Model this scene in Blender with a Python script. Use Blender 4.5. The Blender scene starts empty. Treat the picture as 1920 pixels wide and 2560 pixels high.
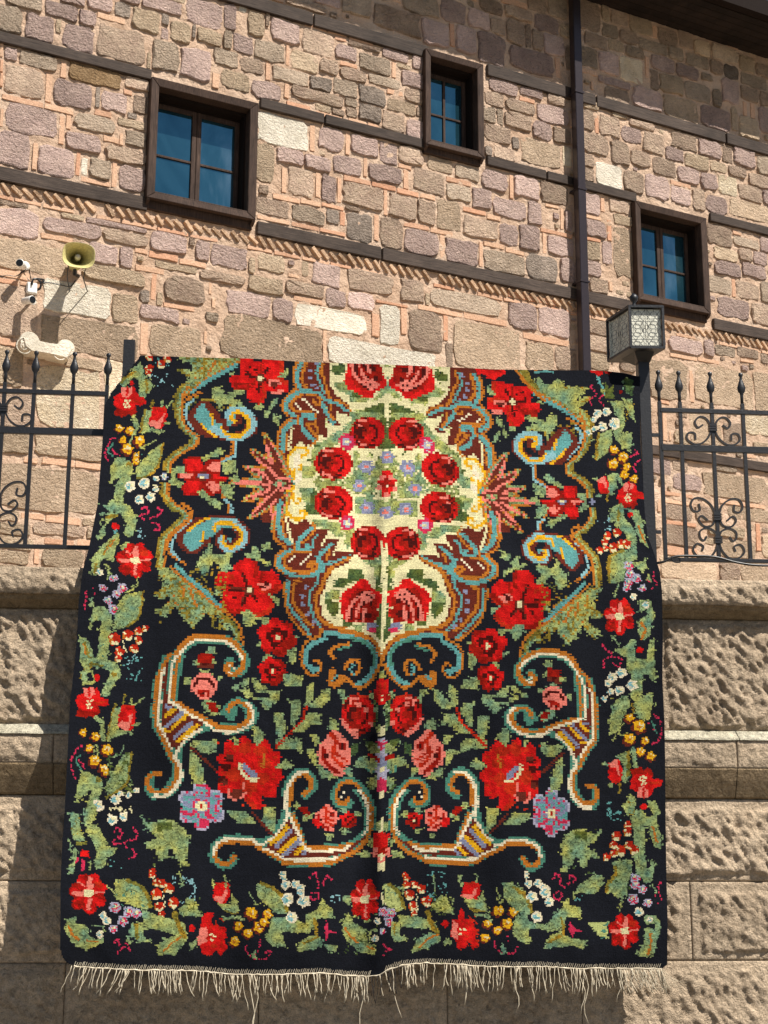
import bpy, bmesh, math, random
import numpy as np
from mathutils import Matrix, Vector
random.seed(7); rng = np.random.default_rng(11)
SC = bpy.context.scene; COL = SC.collection

# ------------------------------------------------------------------ camera
F, PITCH, ROLL = 3600.0, .2236, .0036
EYE = np.array([0, 0, 1.6])
FW = np.array([0, math.cos(PITCH), math.sin(PITCH)]); U0 = np.array([0, -math.sin(PITCH), math.cos(PITCH)])
R0 = np.array([1., 0, 0])
RT = math.cos(ROLL) * R0 + math.sin(ROLL) * U0
UP = -math.sin(ROLL) * R0 + math.cos(ROLL) * U0
cam_d = bpy.data.cameras.new('camera'); cam = bpy.data.objects.new('camera', cam_d); COL.objects.link(cam)
cam.matrix_world = Matrix(((RT[0], UP[0], -FW[0], EYE[0]), (RT[1], UP[1], -FW[1], EYE[1]), (RT[2], UP[2], -FW[2], EYE[2]), (0, 0, 0, 1)))
cam_d.sensor_fit = 'VERTICAL'; cam_d.sensor_height = 36; cam_d.lens = F / 2560 * 36; cam_d.clip_end = 500
SC.camera = cam

# ------------------------------------------------------------------ light
YB, YT = .4817, .0854                       # headings of the building and of the terrace wall
tB = np.array([math.cos(YB), math.sin(YB), 0]); nB = np.array([math.sin(YB), -math.cos(YB), 0])
tT = np.array([math.cos(YT), math.sin(YT), 0]); nT = np.array([math.sin(YT), -math.cos(YT), 0])
ELEV = math.radians(54); AZ = math.radians(22)
sh = nB * math.cos(AZ) + tB * math.sin(AZ)
SUN = Vector((sh[0] * math.cos(ELEV), sh[1] * math.cos(ELEV), math.sin(ELEV)))
sl = bpy.data.lights.new('sun', 'SUN'); sl.energy = 5.0; sl.angle = math.radians(.55); sl.color = (1, .95, .87)
so = bpy.data.objects.new('sun', sl); COL.objects.link(so); so.rotation_euler = SUN.to_track_quat('Z', 'Y').to_euler(); so.location = (6, -6, 12)
w = bpy.data.worlds.new('World'); SC.world = w; w.use_nodes = True
sk = w.node_tree.nodes.new('ShaderNodeTexSky'); sk.sky_type = 'NISHITA'; sk.sun_disc = False
sk.sun_elevation = ELEV; sk.sun_rotation = math.atan2(SUN.x, SUN.y); sk.air_density = 1.0; sk.dust_density = .6
bg = w.node_tree.nodes['Background']; w.node_tree.links.new(sk.outputs[0], bg.inputs[0]); bg.inputs[1].default_value = .05
SC.view_settings.view_transform = 'Standard'; SC.view_settings.look = 'None'; SC.view_settings.gamma = 1
SC.view_settings.exposure = 0.56

# ------------------------------------------------------------------ geometry helpers
B0 = np.array([0, 13.5, 0.]); T0 = np.array([0, 7., 0.])
def ray(x, y):
    return F * FW + (x - 960) * RT - (y - 1280) * UP
def hit(x, y, p0, n, off=0.0):
    """pixel of the photograph -> point on a vertical plane of the place"""
    d = ray(x, y); return EYE + d * (((p0 + n * off - EYE) @ n) / (d @ n))
def locB(x, y, off=0.0):
    p = hit(x, y, B0, nB, off) - B0; return float(p @ tB), float(p[2])
def locT(x, y, off=0.0):
    p = hit(x, y, T0, nT, off) - T0; return float(p @ tT), float(p[2])
def PB(u, z, o=0.0): return B0 + tB * u + nB * o + np.array([0, 0, z])
def PT(u, z, o=0.0): return T0 + tT * u + nT * o + np.array([0, 0, z])
def hitv(X, Y, OFF):
    D = F * FW[None] + (X - 960)[:, None] * RT[None] - (Y - 1280)[:, None] * UP[None]
    k = ((T0 - EYE) @ nT + OFF) / (D @ nT)
    return EYE[None] + D * k[:, None]

def vnoise(x, y, seed=0):
    xi = np.floor(x).astype(np.int64); yi = np.floor(y).astype(np.int64); fx = x - xi; fy = y - yi
    fx = fx * fx * (3 - 2 * fx); fy = fy * fy * (3 - 2 * fy)
    def h(a, b):
        n = (a * 374761393 + b * 668265263 + seed * 974634777) & 0xffffffff
        n = ((n ^ (n >> 13)) * 1274126177) & 0xffffffff
        return ((n ^ (n >> 16)) & 0xffff) / 65535.0
    return (h(xi, yi) * (1 - fx) + h(xi + 1, yi) * fx) * (1 - fy) + (h(xi, yi + 1) * (1 - fx) + h(xi + 1, yi + 1) * fx) * fy
def fbm(x, y, seed=0, o=4):
    s = 0; a = .5
    for i in range(o):
        s = s + a * vnoise(x * 2 ** i, y * 2 ** i, seed + i * 17); a *= .5
    return s

def link(name, me, mat=None, parent=None, smooth=False, loc=None):
    o = bpy.data.objects.new(name, me); COL.objects.link(o)
    if mat is not None and not me.materials: me.materials.append(mat)
    if smooth: me.polygons.foreach_set('use_smooth', [True] * len(me.polygons))
    if loc is not None: o.location = loc
    if parent is not None:
        o.parent = parent
        if loc is not None: o.location = Vector(loc) - parent.location
        else: o.location = -parent.location
    return o
def mesh(name, V, Fc, mat=None, parent=None, smooth=False, centre=True):
    V = np.array(V, float); c = V.mean(0) if centre else np.zeros(3)
    me = bpy.data.meshes.new(name); me.from_pydata((V - c).tolist(), [], Fc); me.update()
    return link(name, me, mat, parent, smooth, loc=c)
def thing(name, label, cat, loc, group=None):
    o = bpy.data.objects.new(name, None); COL.objects.link(o); o.location = loc; o.empty_display_size = .2
    o['label'] = label; o['category'] = cat
    if group: o['group'] = group
    return o
def tag(o, label, cat, group=None):
    o['label'] = label; o['category'] = cat
    if group: o['group'] = group
    return o

class MB:
    """collects solids, then links them as one mesh"""
    def __init__(s): s.V = []; s.F = []
    def add(s, V, Fc):
        n = len(s.V); s.V += [tuple(v) for v in V]; s.F += [tuple(i + n for i in f) for f in Fc]; return s
    def hexa(s, P):      # 8 corners: 0-3 back loop, 4-7 front loop
        return s.add(P, [(0, 3, 2, 1), (4, 5, 6, 7), (0, 1, 5, 4), (1, 2, 6, 5), (2, 3, 7, 6), (3, 0, 4, 7)])
    def box(s, fn, u0, u1, z0, z1, o0, o1):
        return s.hexa([fn(u0, z0, o0), fn(u1, z0, o0), fn(u1, z1, o0), fn(u0, z1, o0), fn(u0, z0, o1), fn(u1, z0, o1), fn(u1, z1, o1), fn(u0, z1, o1)])
    def tube(s, pts, r, n=6, caps=True, square=False):
        pts = [np.array(p, float) for p in pts]; R = r if hasattr(r, '__len__') else [r] * len(pts)
        ring = []; a = None
        for i, p in enumerate(pts):
            d = pts[min(i + 1, len(pts) - 1)] - pts[max(i - 1, 0)]; d = d / (np.linalg.norm(d) + 1e-9)
            if a is None:
                a = np.cross(d, [0, 0, 1.]);
                if np.linalg.norm(a) < .1: a = np.array(tT) if square else np.cross(d, [0, 1., 0])
            a = a - d * (a @ d); a = a / np.linalg.norm(a); b = np.cross(d, a)
            ph = math.pi / 4 if square else 0
            ring.append([p + R[i] * (math.cos(2 * math.pi * k / n + ph) * a + math.sin(2 * math.pi * k / n + ph) * b) for k in range(n)])
        V = [v for q in ring for v in q]; Fc = []
        for i in range(len(pts) - 1):
            for k in range(n):
                k2 = (k + 1) % n; Fc.append((i * n + k, i * n + k2, (i + 1) * n + k2, (i + 1) * n + k))
        if caps: Fc.append(tuple(range(n))[::-1]); Fc.append(tuple((len(pts) - 1) * n + k for k in range(n)))
        return s.add(V, Fc)
    def lathe(s, base, axis, prof, n=12, a=None, sq=1.0):
        axis = np.array(axis, float); axis /= np.linalg.norm(axis)
        if a is None: a = np.cross(axis, [0, 0, 1.]) if abs(axis[2]) < .9 else np.array([1., 0, 0])
        a = a / np.linalg.norm(a); b = np.cross(axis, a)
        V = [np.array(base) + axis * h + r * (math.cos(2 * math.pi * k / n) * a + sq * math.sin(2 * math.pi * k / n) * b) for h, r in prof for k in range(n)]
        Fc = [(i * n + k, i * n + (k + 1) % n, (i + 1) * n + (k + 1) % n, (i + 1) * n + k) for i in range(len(prof) - 1) for k in range(n)]
        Fc.append(tuple(range(n))[::-1]); Fc.append(tuple((len(prof) - 1) * n + k for k in range(n)))
        return s.add(V, Fc)
    def build(s, name, mat, parent=None, smooth=False, bevel=0):
        o = mesh(name, s.V, s.F, mat, parent, smooth)
        bm = bmesh.new(); bm.from_mesh(o.data); bmesh.ops.recalc_face_normals(bm, faces=bm.faces)
        if bevel: bmesh.ops.bevel(bm, geom=list(bm.edges), offset=bevel, segments=1, affect='EDGES', clamp_overlap=True)
        bm.to_mesh(o.data); bm.free()
        if smooth: o.data.polygons.foreach_set('use_smooth', [True] * len(o.data.polygons))
        return o
def crom(P, n=6):
    P = [np.array(p, float) for p in P]
    if len(P) < 3: return P
    Q = [2 * P[0] - P[1]] + P + [2 * P[-1] - P[-2]]; out = []
    for i in range(1, len(Q) - 2):
        for k in range(n):
            t = k / n
            out.append(.5 * (2 * Q[i] + (Q[i + 1] - Q[i - 1]) * t + (2 * Q[i - 1] - 5 * Q[i] + 4 * Q[i + 1] - Q[i + 2]) * t * t + (-Q[i - 1] + 3 * Q[i] - 3 * Q[i + 1] + Q[i + 2]) * t ** 3))
    out.append(P[-1]); return out

# ------------------------------------------------------------------ materials
def lin(c): return tuple((v / 255 / 12.92 if v / 255 <= .04045 else ((v / 255 + .055) / 1.055) ** 2.4) for v in c)
class NT:
    def __init__(s, name, rough=.85, spec=.3):
        s.m = bpy.data.materials.new(name); s.m.use_nodes = True; s.t = s.m.node_tree; s.b = s.t.nodes['Principled BSDF']
        s.b.inputs['Roughness'].default_value = rough; s.b.inputs['Specular IOR Level'].default_value = spec
        s.pos = s.t.nodes.new('ShaderNodeNewGeometry').outputs['Position']
    def l(s, a, b): s.t.links.new(a, b)
    def noise(s, scale, detail=4, rough=.6, vec=None, dist=0):
        n = s.t.nodes.new('ShaderNodeTexNoise'); n.inputs['Scale'].default_value = scale; n.inputs['Detail'].default_value = detail
        n.inputs['Roughness'].default_value = rough; n.inputs['Distortion'].default_value = dist
        s.l(vec or s.pos, n.inputs['Vector']); return n.outputs['Fac']
    def voro(s, scale, vec=None, feature='F1', out='Distance'):
        n = s.t.nodes.new('ShaderNodeTexVoronoi'); n.feature = feature; n.inputs['Scale'].default_value = scale
        s.l(vec or s.pos, n.inputs['Vector']); return n.outputs[out]
    def mapv(s, scale=(1, 1, 1), rot=(0, 0, 0), vec=None):
        n = s.t.nodes.new('ShaderNodeMapping'); n.inputs['Scale'].default_value = scale; n.inputs['Rotation'].default_value = rot
        s.l(vec or s.pos, n.inputs['Vector']); return n.outputs[0]
    def ramp(s, fac, stops):
        n = s.t.nodes.new('ShaderNodeValToRGB'); r = n.color_ramp
        while len(r.elements) < len(stops): r.elements.new(.5)
        for e, (p, c) in zip(r.elements, stops):
            e.position = p; e.color = (*(c if hasattr(c, '__len__') else (c, c, c)), 1)
        s.l(fac, n.inputs[0]); return n.outputs[0]
    def mix(s, a, b, fac, mode='MIX'):
        n = s.t.nodes.new('ShaderNodeMix'); n.data_type = 'RGBA'; n.blend_type = mode
        for k, v in ((0, fac), (6, a), (7, b)):
            if hasattr(v, 'is_output') or hasattr(v, 'links'): s.l(v, n.inputs[k])
            else: n.inputs[k].default_value = v if k == 0 else (*v, 1)
        return n.outputs[2]
    def math(s, op, a, b=0):
        n = s.t.nodes.new('ShaderNodeMath'); n.operation = op
        for k, v in ((0, a), (1, b)):
            if hasattr(v, 'links'): s.l(v, n.inputs[k])
            else: n.inputs[k].default_value = v
        return n.outputs[0]
    def rnd(s):
        return s.t.nodes.new('ShaderNodeObjectInfo').outputs['Random']
    def bump(s, h, dist=.01, strength=1, prev=None):
        n = s.t.nodes.new('ShaderNodeBump'); n.inputs['Distance'].default_value = dist; n.inputs['Strength'].default_value = strength
        s.l(h, n.inputs['Height'])
        if prev is not None: s.l(prev, n.inputs['Normal'])
        return n.outputs[0]
    def done(s, col=None, nrm=None):
        if col is not None:
            if hasattr(col, 'links'): s.l(col, s.b.inputs['Base Color'])
            else: s.b.inputs['Base Color'].default_value = (*col, 1)
        if nrm is not None: s.l(nrm, s.b.inputs['Normal'])
        return s.m

def stone_mat(name, c1, c2, bumpd=.016, spots=True, vary=.16, coarse=14):
    m = NT(name, .93, .15)
    a = lin(c1); b = lin(c2)
    col = m.ramp(m.noise(9, 5, .65), [(.3, a), (.7, b)])
    grain = m.ramp(m.noise(120, 3, .7), [(.25, .74), (.75, 1.2)])
    col = m.mix(col, grain, 1, 'MULTIPLY')
    pit = m.noise(coarse * 2.1, 4, .72, m.mapv((1, 1, 1.35), (0, .5, 0)), .5)
    ru = m.math('FRACT', m.math('MULTIPLY', m.rnd(), 7.31)); ru = m.math('ADD', m.math('MULTIPLY', ru, .9), .25)
    col = m.mix(col, m.ramp(pit, [(.3, .58), (.47, 1.07)]), m.math('MULTIPLY', ru, .9) if spots else .25, 'MULTIPLY')
    blot = m.noise(3.5, 4, .6)
    col = m.mix(col, m.ramp(blot, [(.35, .86), (.62, 1.08)]), 1, 'MULTIPLY')
    v = m.ramp(m.rnd(), [(0, 1 - vary), (1, 1 + vary)])
    col = m.mix(col, v, 1, 'MULTIPLY')
    hh = m.math('MULTIPLY', m.math('ADD', pit, m.math('MULTIPLY', m.noise(coarse * 5, 3, .6), .35)), ru)
    return m.done(col, m.bump(hh, bumpd * 8.5, 1))
M = {}
M['p'] = stone_mat('pink_andesite', (200, 172, 162), (222, 194, 180), .018)
M['b'] = stone_mat('brown_andesite', (192, 164, 144), (220, 194, 168), .02)
M['g'] = stone_mat('grey_andesite', (190, 168, 146), (216, 194, 170), .022)
M['y'] = stone_mat('buff_sandstone', (202, 176, 148), (222, 198, 168), .018)
M['d'] = stone_mat('dark_rock', (146, 132, 120), (190, 172, 156), .03)
M['o'] = stone_mat('ochre_rock', (170, 138, 100), (202, 168, 128), .022)
M['c'] = stone_mat('cut_tuff', (200, 174, 146), (220, 194, 166), .014)
M['m'] = stone_mat('cream_limestone', (220, 198, 164), (240, 222, 194), .008, True, .05)
M['w'] = stone_mat('white_marble', (212, 202, 182), (234, 224, 206), .005, False, .05)
def brick_mat():
    m = NT('thin_brick', .9, .2)
    col = m.ramp(m.noise(14, 4), [(.3, lin((188, 144, 116))), (.7, lin((210, 170, 142)))])
    col = m.mix(col, m.ramp(m.rnd(), [(0, lin((198, 142, 110))), (.25, lin((208, 168, 138))), (.7, lin((214, 180, 150))), (1, lin((192, 148, 120)))]), .6)
    col = m.mix(col, m.ramp(m.noise(70, 3), [(.3, .75), (.7, 1.15)]), 1, 'MULTIPLY')
    return m.done(col, m.bump(m.noise(50, 5), .008))
M['k'] = brick_mat()
M['hb'] = stone_mat('pale_brick', (196, 160, 128), (222, 188, 156), .006, True, .12, 20)
def mortar_mat():
    m = NT('lime_mortar', .95, .1)
    col = m.ramp(m.noise(2.2, 6, .6), [(.3, lin((192, 160, 134))), (.5, lin((208, 178, 153))), (.75, lin((218, 193, 170)))])
    col = m.mix(col, m.ramp(m.noise(90, 4, .75), [(.25, .76), (.75, 1.14)]), 1, 'MULTIPLY')
    return m.done(col, m.bump(m.math('ADD', m.noise(22, 6, .7), m.math('MULTIPLY', m.noise(6, 3), 1.2)), .035))
M['mortar'] = mortar_mat()
def wood_mat(name, c1, c2, rough=.8):
    m = NT(name, rough, .25)
    v = m.mapv((3, 3, 60), (0, 0, 0))
    g = m.noise(2.0, 6, .7, v, .8)
    col = m.ramp(g, [(.3, lin(c1)), (.65, lin(c2))])
    col = m.mix(col, m.ramp(m.noise(3, 4), [(.3, .7), (.7, 1.25)]), 1, 'MULTIPLY')
    col = m.mix(col, m.ramp(m.rnd(), [(0, .8), (1, 1.2)]), 1, 'MULTIPLY')
    return m.done(col, m.bump(g, .004))
M['beam'] = wood_mat('weathered_timber', (36, 29, 26), (84, 72, 64))
def wood_v():
    m = NT('window_timber', .8, .2)
    g = m.noise(2.0, 6, .7, m.mapv((55, 55, 3)), .6)
    col = m.ramp(g, [(.3, lin((38, 29, 26))), (.7, lin((88, 70, 60)))])
    col = m.mix(col, m.ramp(m.noise(5, 4), [(.3, .7), (.7, 1.2)]), 1, 'MULTIPLY')
    return m.done(col, m.bump(g, .003))
M['frame'] = wood_v()
def glass():
    m = NT('window_glass', .03, .5); m.b.inputs['Metallic'].default_value = .82
    n = m.noise(1.6, 4, .6, m.mapv((1, 1, .6)), .8)
    return m.done(m.ramp(n, [(.33, (.028, .115, .175)), (.55, (.06, .19, .26)), (.72, (.18, .32, .39))]), m.bump(m.noise(3, 1), .002))  # cloudy sky reflections painted into the panes as noise tones
M['glass'] = glass()
def plain(name, c, rough=.6, spec=.5, metal=0, nb=0, ns=60):
    m = NT(name, rough, spec); m.b.inputs['Metallic'].default_value = metal
    col = m.mix(lin(c), m.ramp(m.noise(ns, 4), [(.3, .75), (.7, 1.2)]), 1, 'MULTIPLY')
    return m.done(col, m.bump(m.noise(ns, 4), nb) if nb else None)
M['reveal'] = plain('reveal_shade_black_gutter', (34, 27, 24), .9, .1)  # window recess shade painted near-black into linings, gutter and roof edge share it
M['iron'] = plain('black_painted_iron', (30, 30, 33), .42, .5, 0, .0015, 90)
M['pipe'] = plain('brown_metal_gutter', (52, 44, 46), .3, .5, .25)
M['soffit'] = wood_mat('dark_soffit_boards', (22, 17, 15), (42, 33, 28))
M['horn'] = plain('yellowed_plastic', (198, 188, 128), .5, .4, 0, .001)
M['horncore'] = plain('grey_speaker_core', (190, 185, 165), .5)
M['whitep'] = plain('white_plastic', (228, 226, 220), .4)
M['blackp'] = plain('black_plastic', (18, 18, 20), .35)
M['pane'] = plain('frosted_lamp_glass', (225, 222, 204), .5, .5, 0, .002, 30)
def ashlar(name, c1, c2, coarse=20):
    m = NT(name, .95, .12)
    col = m.ramp(m.noise(3.5, 6, .65), [(.28, lin(c1)), (.72, lin(c2))])
    col = m.mix(col, m.ramp(m.noise(160, 3, .7), [(.3, .72), (.7, 1.18)]), 1, 'MULTIPLY')
    pit = m.noise(34, 5, .7, None, .5)
    col = m.mix(col, m.ramp(pit, [(.32, .6), (.46, 1)]), 1, 'MULTIPLY')
    col = m.mix(col, m.ramp(m.noise(24, 5, .65, m.mapv((1, 1, 1.4)), .5), [(.36, .74), (.6, 1.08)]), 1, 'MULTIPLY')  # mottling paints the shading of rough relief into the stone colour
    col = m.mix(col, m.ramp(m.noise(1.6, 4, .6), [(.35, .88), (.65, 1.06)]), 1, 'MULTIPLY')
    col = m.mix(col, m.ramp(m.rnd(), [(0, .9), (1, 1.08)]), 1, 'MULTIPLY')
    return m.done(col, m.bump(m.math('ADD', m.noise(70, 5, .7), m.math('MULTIPLY', pit, 1.4)), .022))
M['ash'] = ashlar('rough_ashlar', (204, 180, 152), (234, 210, 180))
M['soffit_stone'] = ashlar('brown_soffit_stone', (148, 126, 96), (180, 156, 124))  # darker, browner ashlar for the mouldings under coping and string course
M['sill'] = ashlar('pale_lime_fillet', (214, 204, 176), (240, 232, 208))
# ================================================================== GROUND
def ground():
    g = MB(); s = 60
    g.add([(-s, -s, 0), (s, -s, 0), (s, s, 0), (-s, s, 0)], [(0, 1, 2, 3)])
    m = NT('street_paving', .9, .2)
    col = m.ramp(m.noise(3, 5), [(.3, lin((96, 90, 84))), (.7, lin((124, 118, 108)))])
    o = g.build('ground', m.done(col, m.bump(m.noise(30, 4), .01))); o['kind'] = 'structure'
ground()

# ================================================================== STONE BUILDING
bld = thing('stone_building', 'old pinkish stone building with timber beams and small dark framed windows behind the railing', 'building', tuple(PB(0, 0)))
# timber string beams: (edge pixels of the top, thickness px, [(x0,x1)...])
def uX(x, y): return locB(x, y)[0]
BE = [(((1062, 118), (1920, 367)), 30, [(-400, 779), (782, 1066), (1214, 1484), (1487, 1808), (1811, 2300)]),
      (((0, 83), (1920, 572)), 25, [(-400, 377), (648, 807), (810, 1062), (1214, 1361), (1364, 1586), (1770, 2300)]),
      (((0, 414), (1920, 832)), 33, [(-400, 366), (640, 949), (952, 1590), (1779, 2300)]),
      (((1637, 1109), (1920, 1166)), 25, [(1270, 2300)])]
beamz = []
for (pa, pb), th, segs in BE:
    za, zb = locB(*pa)[1], locB(*pb)[1]; zt = (za + zb) / 2
    zb_ = (locB(pa[0], pa[1] + th)[1] + locB(pb[0], pb[1] + th * .86)[1]) / 2
    beamz.append((zb_, zt))
    for x0, x1 in segs:
        sl_ = (pb[1] - pa[1]) / (pb[0] - pa[0])
        u0 = uX(x0, pa[1] + (x0 - pa[0]) * sl_); u1 = uX(x1, pa[1] + (x1 - pa[0]) * sl_)
        MB().box(PB, u0 + .002, u1 - .002, zb_, zt, -.05, .045 + random.uniform(-.002, .002)).build('timber_beam', M['beam'], bld, bevel=.006)

# windows (outer frame corners in the photograph)
WIN = [((380, 190), (636, 570), 2), ((1068, 120), (1208, 410), 1), ((1588, 500), (1778, 803), 2)]
holes = []
for wi, (tl, br, kind) in enumerate(WIN):
    FO = .10
    u0, z1 = locB(*tl, FO); u1, z0 = locB(*br, FO)
    if wi == 0: u0 = (u0 + locB(366, 520, FO)[0]) / 2; u1 = (u1 + locB(650, 255, FO)[0]) / 2
    if wi == 1: u0 = (u0 + locB(1061, 375, FO)[0]) / 2; u1 = (u1 + locB(1213, 160, FO)[0]) / 2
    if wi == 2: u1 = (u1 + locB(1768, 545, FO)[0]) / 2
    zt_ = z1; zbot = z0; z0 += .085 if wi != 1 else .07
    wgt = .08 if wi != 1 else .07
    holes.append((u0 + .02, u1 - .02, zbot + .02, z1 - .02))
    win = thing('window', '', '', tuple(PB((u0 + u1) / 2, z0, 0))); del win['label']; del win['category']
    win.parent = bld; win.location = Vector(PB((u0 + u1) / 2, z0, 0)) - bld.location
    win.rotation_euler = (0, 0, 0)
    def part(name, mb, mat, bev=.005):
        o = mb.build(name, mat, None, bevel=bev); o.parent = win
        o.location = o.location - bld.location - win.location; return o
    # projecting casing, mitred look
    V = [(u0, z0), (u1, z0), (u1, z1), (u0, z1)]; I = [(u0 + wgt, z0 + wgt * .8), (u1 - wgt, z0 + wgt * .8), (u1 - wgt, z1 - wgt), (u0 + wgt, z1 - wgt)]
    for k in range(4):
        a, b = V[k], V[(k + 1) % 4]; c, d = I[(k + 1) % 4], I[k]
        mb = MB(); P = []
        for o_ in (-.19, FO): P += [PB(*a, o_), PB(*b, o_), PB(*c, o_ if o_ < 0 else o_ - .012), PB(*d, o_ if o_ < 0 else o_ - .012)]
        mb.hexa(P); part('casing_board', mb, M['frame'])
    part('sill', MB().box(PB, u0 + wgt * .7, u1 - wgt * .7, z0 + wgt * .8 - .015, z0 + wgt * .8 + .02, -.14, FO - .02), M['frame'])
    part('apron_board', MB().box(PB, u0 + .012, u1 - .012, zbot, z0 - .002, -.15, .04), M['frame'])
    for q_ in (u0 + .004, u1 - .034): part('corner_block', MB().hexa([PB(q_, z0 - .05, .042), PB(q_ + .03, z0 - .05, .042), PB(q_ + .03, z0 - .002, .042), PB(q_, z0 - .002, .042), PB(q_, z0 - .02, .085), PB(q_ + .03, z0 - .02, .085), PB(q_ + .03, z0 - .002, .095), PB(q_, z0 - .002, .095)]), M['frame'], 0)
    a0, a1, c0, c1 = u0 + wgt, u1 - wgt, z0 + wgt * .8 + .02, z1 - wgt
    GO = -.145
    # inner lining: fills the deep reveal
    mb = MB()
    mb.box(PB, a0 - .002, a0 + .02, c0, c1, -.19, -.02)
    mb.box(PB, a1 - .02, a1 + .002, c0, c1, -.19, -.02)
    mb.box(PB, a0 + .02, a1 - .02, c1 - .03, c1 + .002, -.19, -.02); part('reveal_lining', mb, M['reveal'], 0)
    a0 += .02; a1 -= .02; c1 -= .03
    top = c1 - (.02 if wi != 1 else .03)
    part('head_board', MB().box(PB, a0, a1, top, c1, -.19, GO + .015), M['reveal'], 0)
    n = kind; mw = (a1 - a0) / n
    for q in range(n):
        b0, b1 = a0 + q * mw + .002, a0 + (q + 1) * mw - .002; st = .045
        mb = MB(); mb.box(PB, b0, b0 + st, c0, top, GO - .03, GO + .02); mb.box(PB, b1 - st, b1, c0, top, GO - .03, GO + .02)
        mb.box(PB, b0 + st, b1 - st, c0, c0 + st, GO - .03, GO + .018); mb.box(PB, b0 + st, b1 - st, top - st, top, GO - .03, GO + .018)
        part('casement', mb, M['frame'], .004)
        zm = c0 + (top - c0) * .47
        part('glazing_bar', MB().box(PB, b0 + st, b1 - st, zm - .012, zm + .012, GO - .02, GO + .012), M['frame'], .003)
        cols = [(b0 + st, b1 - st)]
        if n == 1:
            um = (b0 + b1) / 2; part('glazing_bar', MB().box(PB, um - .014, um + .014, c0 + st, top - st, GO - .022, GO + .014), M['frame'], .003)
            cols = [(b0 + st, um - .014), (um + .014, b1 - st)]
        for g0, g1 in cols:
            for y0, y1 in ((c0 + st, zm - .012), (zm + .012, top - st)):
                mb = MB(); mb.box(PB, g0, g1, y0, y1, GO - .008, GO - .002); part('pane', mb, M['glass'], 0)
    # dim room behind
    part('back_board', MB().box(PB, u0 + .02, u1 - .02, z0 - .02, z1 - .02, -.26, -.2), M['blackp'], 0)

# mortar wall with the window openings left out
U0w, U1w, Z0w, Z1w = -6.0, 9.5, 0, 7.6
eave_pts = [locB(1473, 0), locB(1920, 152)]
ZE = sum(p[1] for p in eave_pts) / 2
Z1w = ZE + .25
us = sorted([U0w, U1w] + [h[0] for h in holes] + [h[1] for h in holes]); zs = sorted([Z0w, Z1w] + [h[2] for h in holes] + [h[3] for h in holes])
mb = MB()
for i in range(len(us) - 1):
    for j in range(len(zs) - 1):
        uc, zc = (us[i] + us[i + 1]) / 2, (zs[j] + zs[j + 1]) / 2
        if any(h[0] < uc < h[1] and h[2] < zc < h[3] for h in holes): continue
        nu = max(1, int((us[i + 1] - us[i]) / .03)); nz = max(1, int((zs[j + 1] - zs[j]) / .03))
        base = len(mb.V)
        gu, gz = np.meshgrid(us[i] + (us[i + 1] - us[i]) * np.arange(nu + 1) / nu, zs[j] + (zs[j + 1] - zs[j]) * np.arange(nz + 1) / nz); gu, gz = gu.ravel(), gz.ravel()
        gd = .004 + .030 * (fbm(gu * 9 + 50, gz * 9, 61, 3) - .44) + .016 * (vnoise(gu * 31 + 90, gz * 31, 63) - .5)
        mb.V += (B0[None] + tB[None] * gu[:, None] + nB[None] * gd[:, None] + np.array([[0, 0, 1.]]) * gz[:, None]).tolist()
        mb.F += [(base + b * (nu + 1) + a, base + b * (nu + 1) + a + 1, base + (b + 1) * (nu + 1) + a + 1, base + (b + 1) * (nu + 1) + a) for b in range(nz) for a in range(nu)]
mesh('mortar_wall', mb.V, mb.F, M['mortar'], bld, smooth=True)
MB().box(PB, U0w, U1w, 0, Z1w, -.5, -.3).build('inner_wall', M['mortar'], bld)

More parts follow.
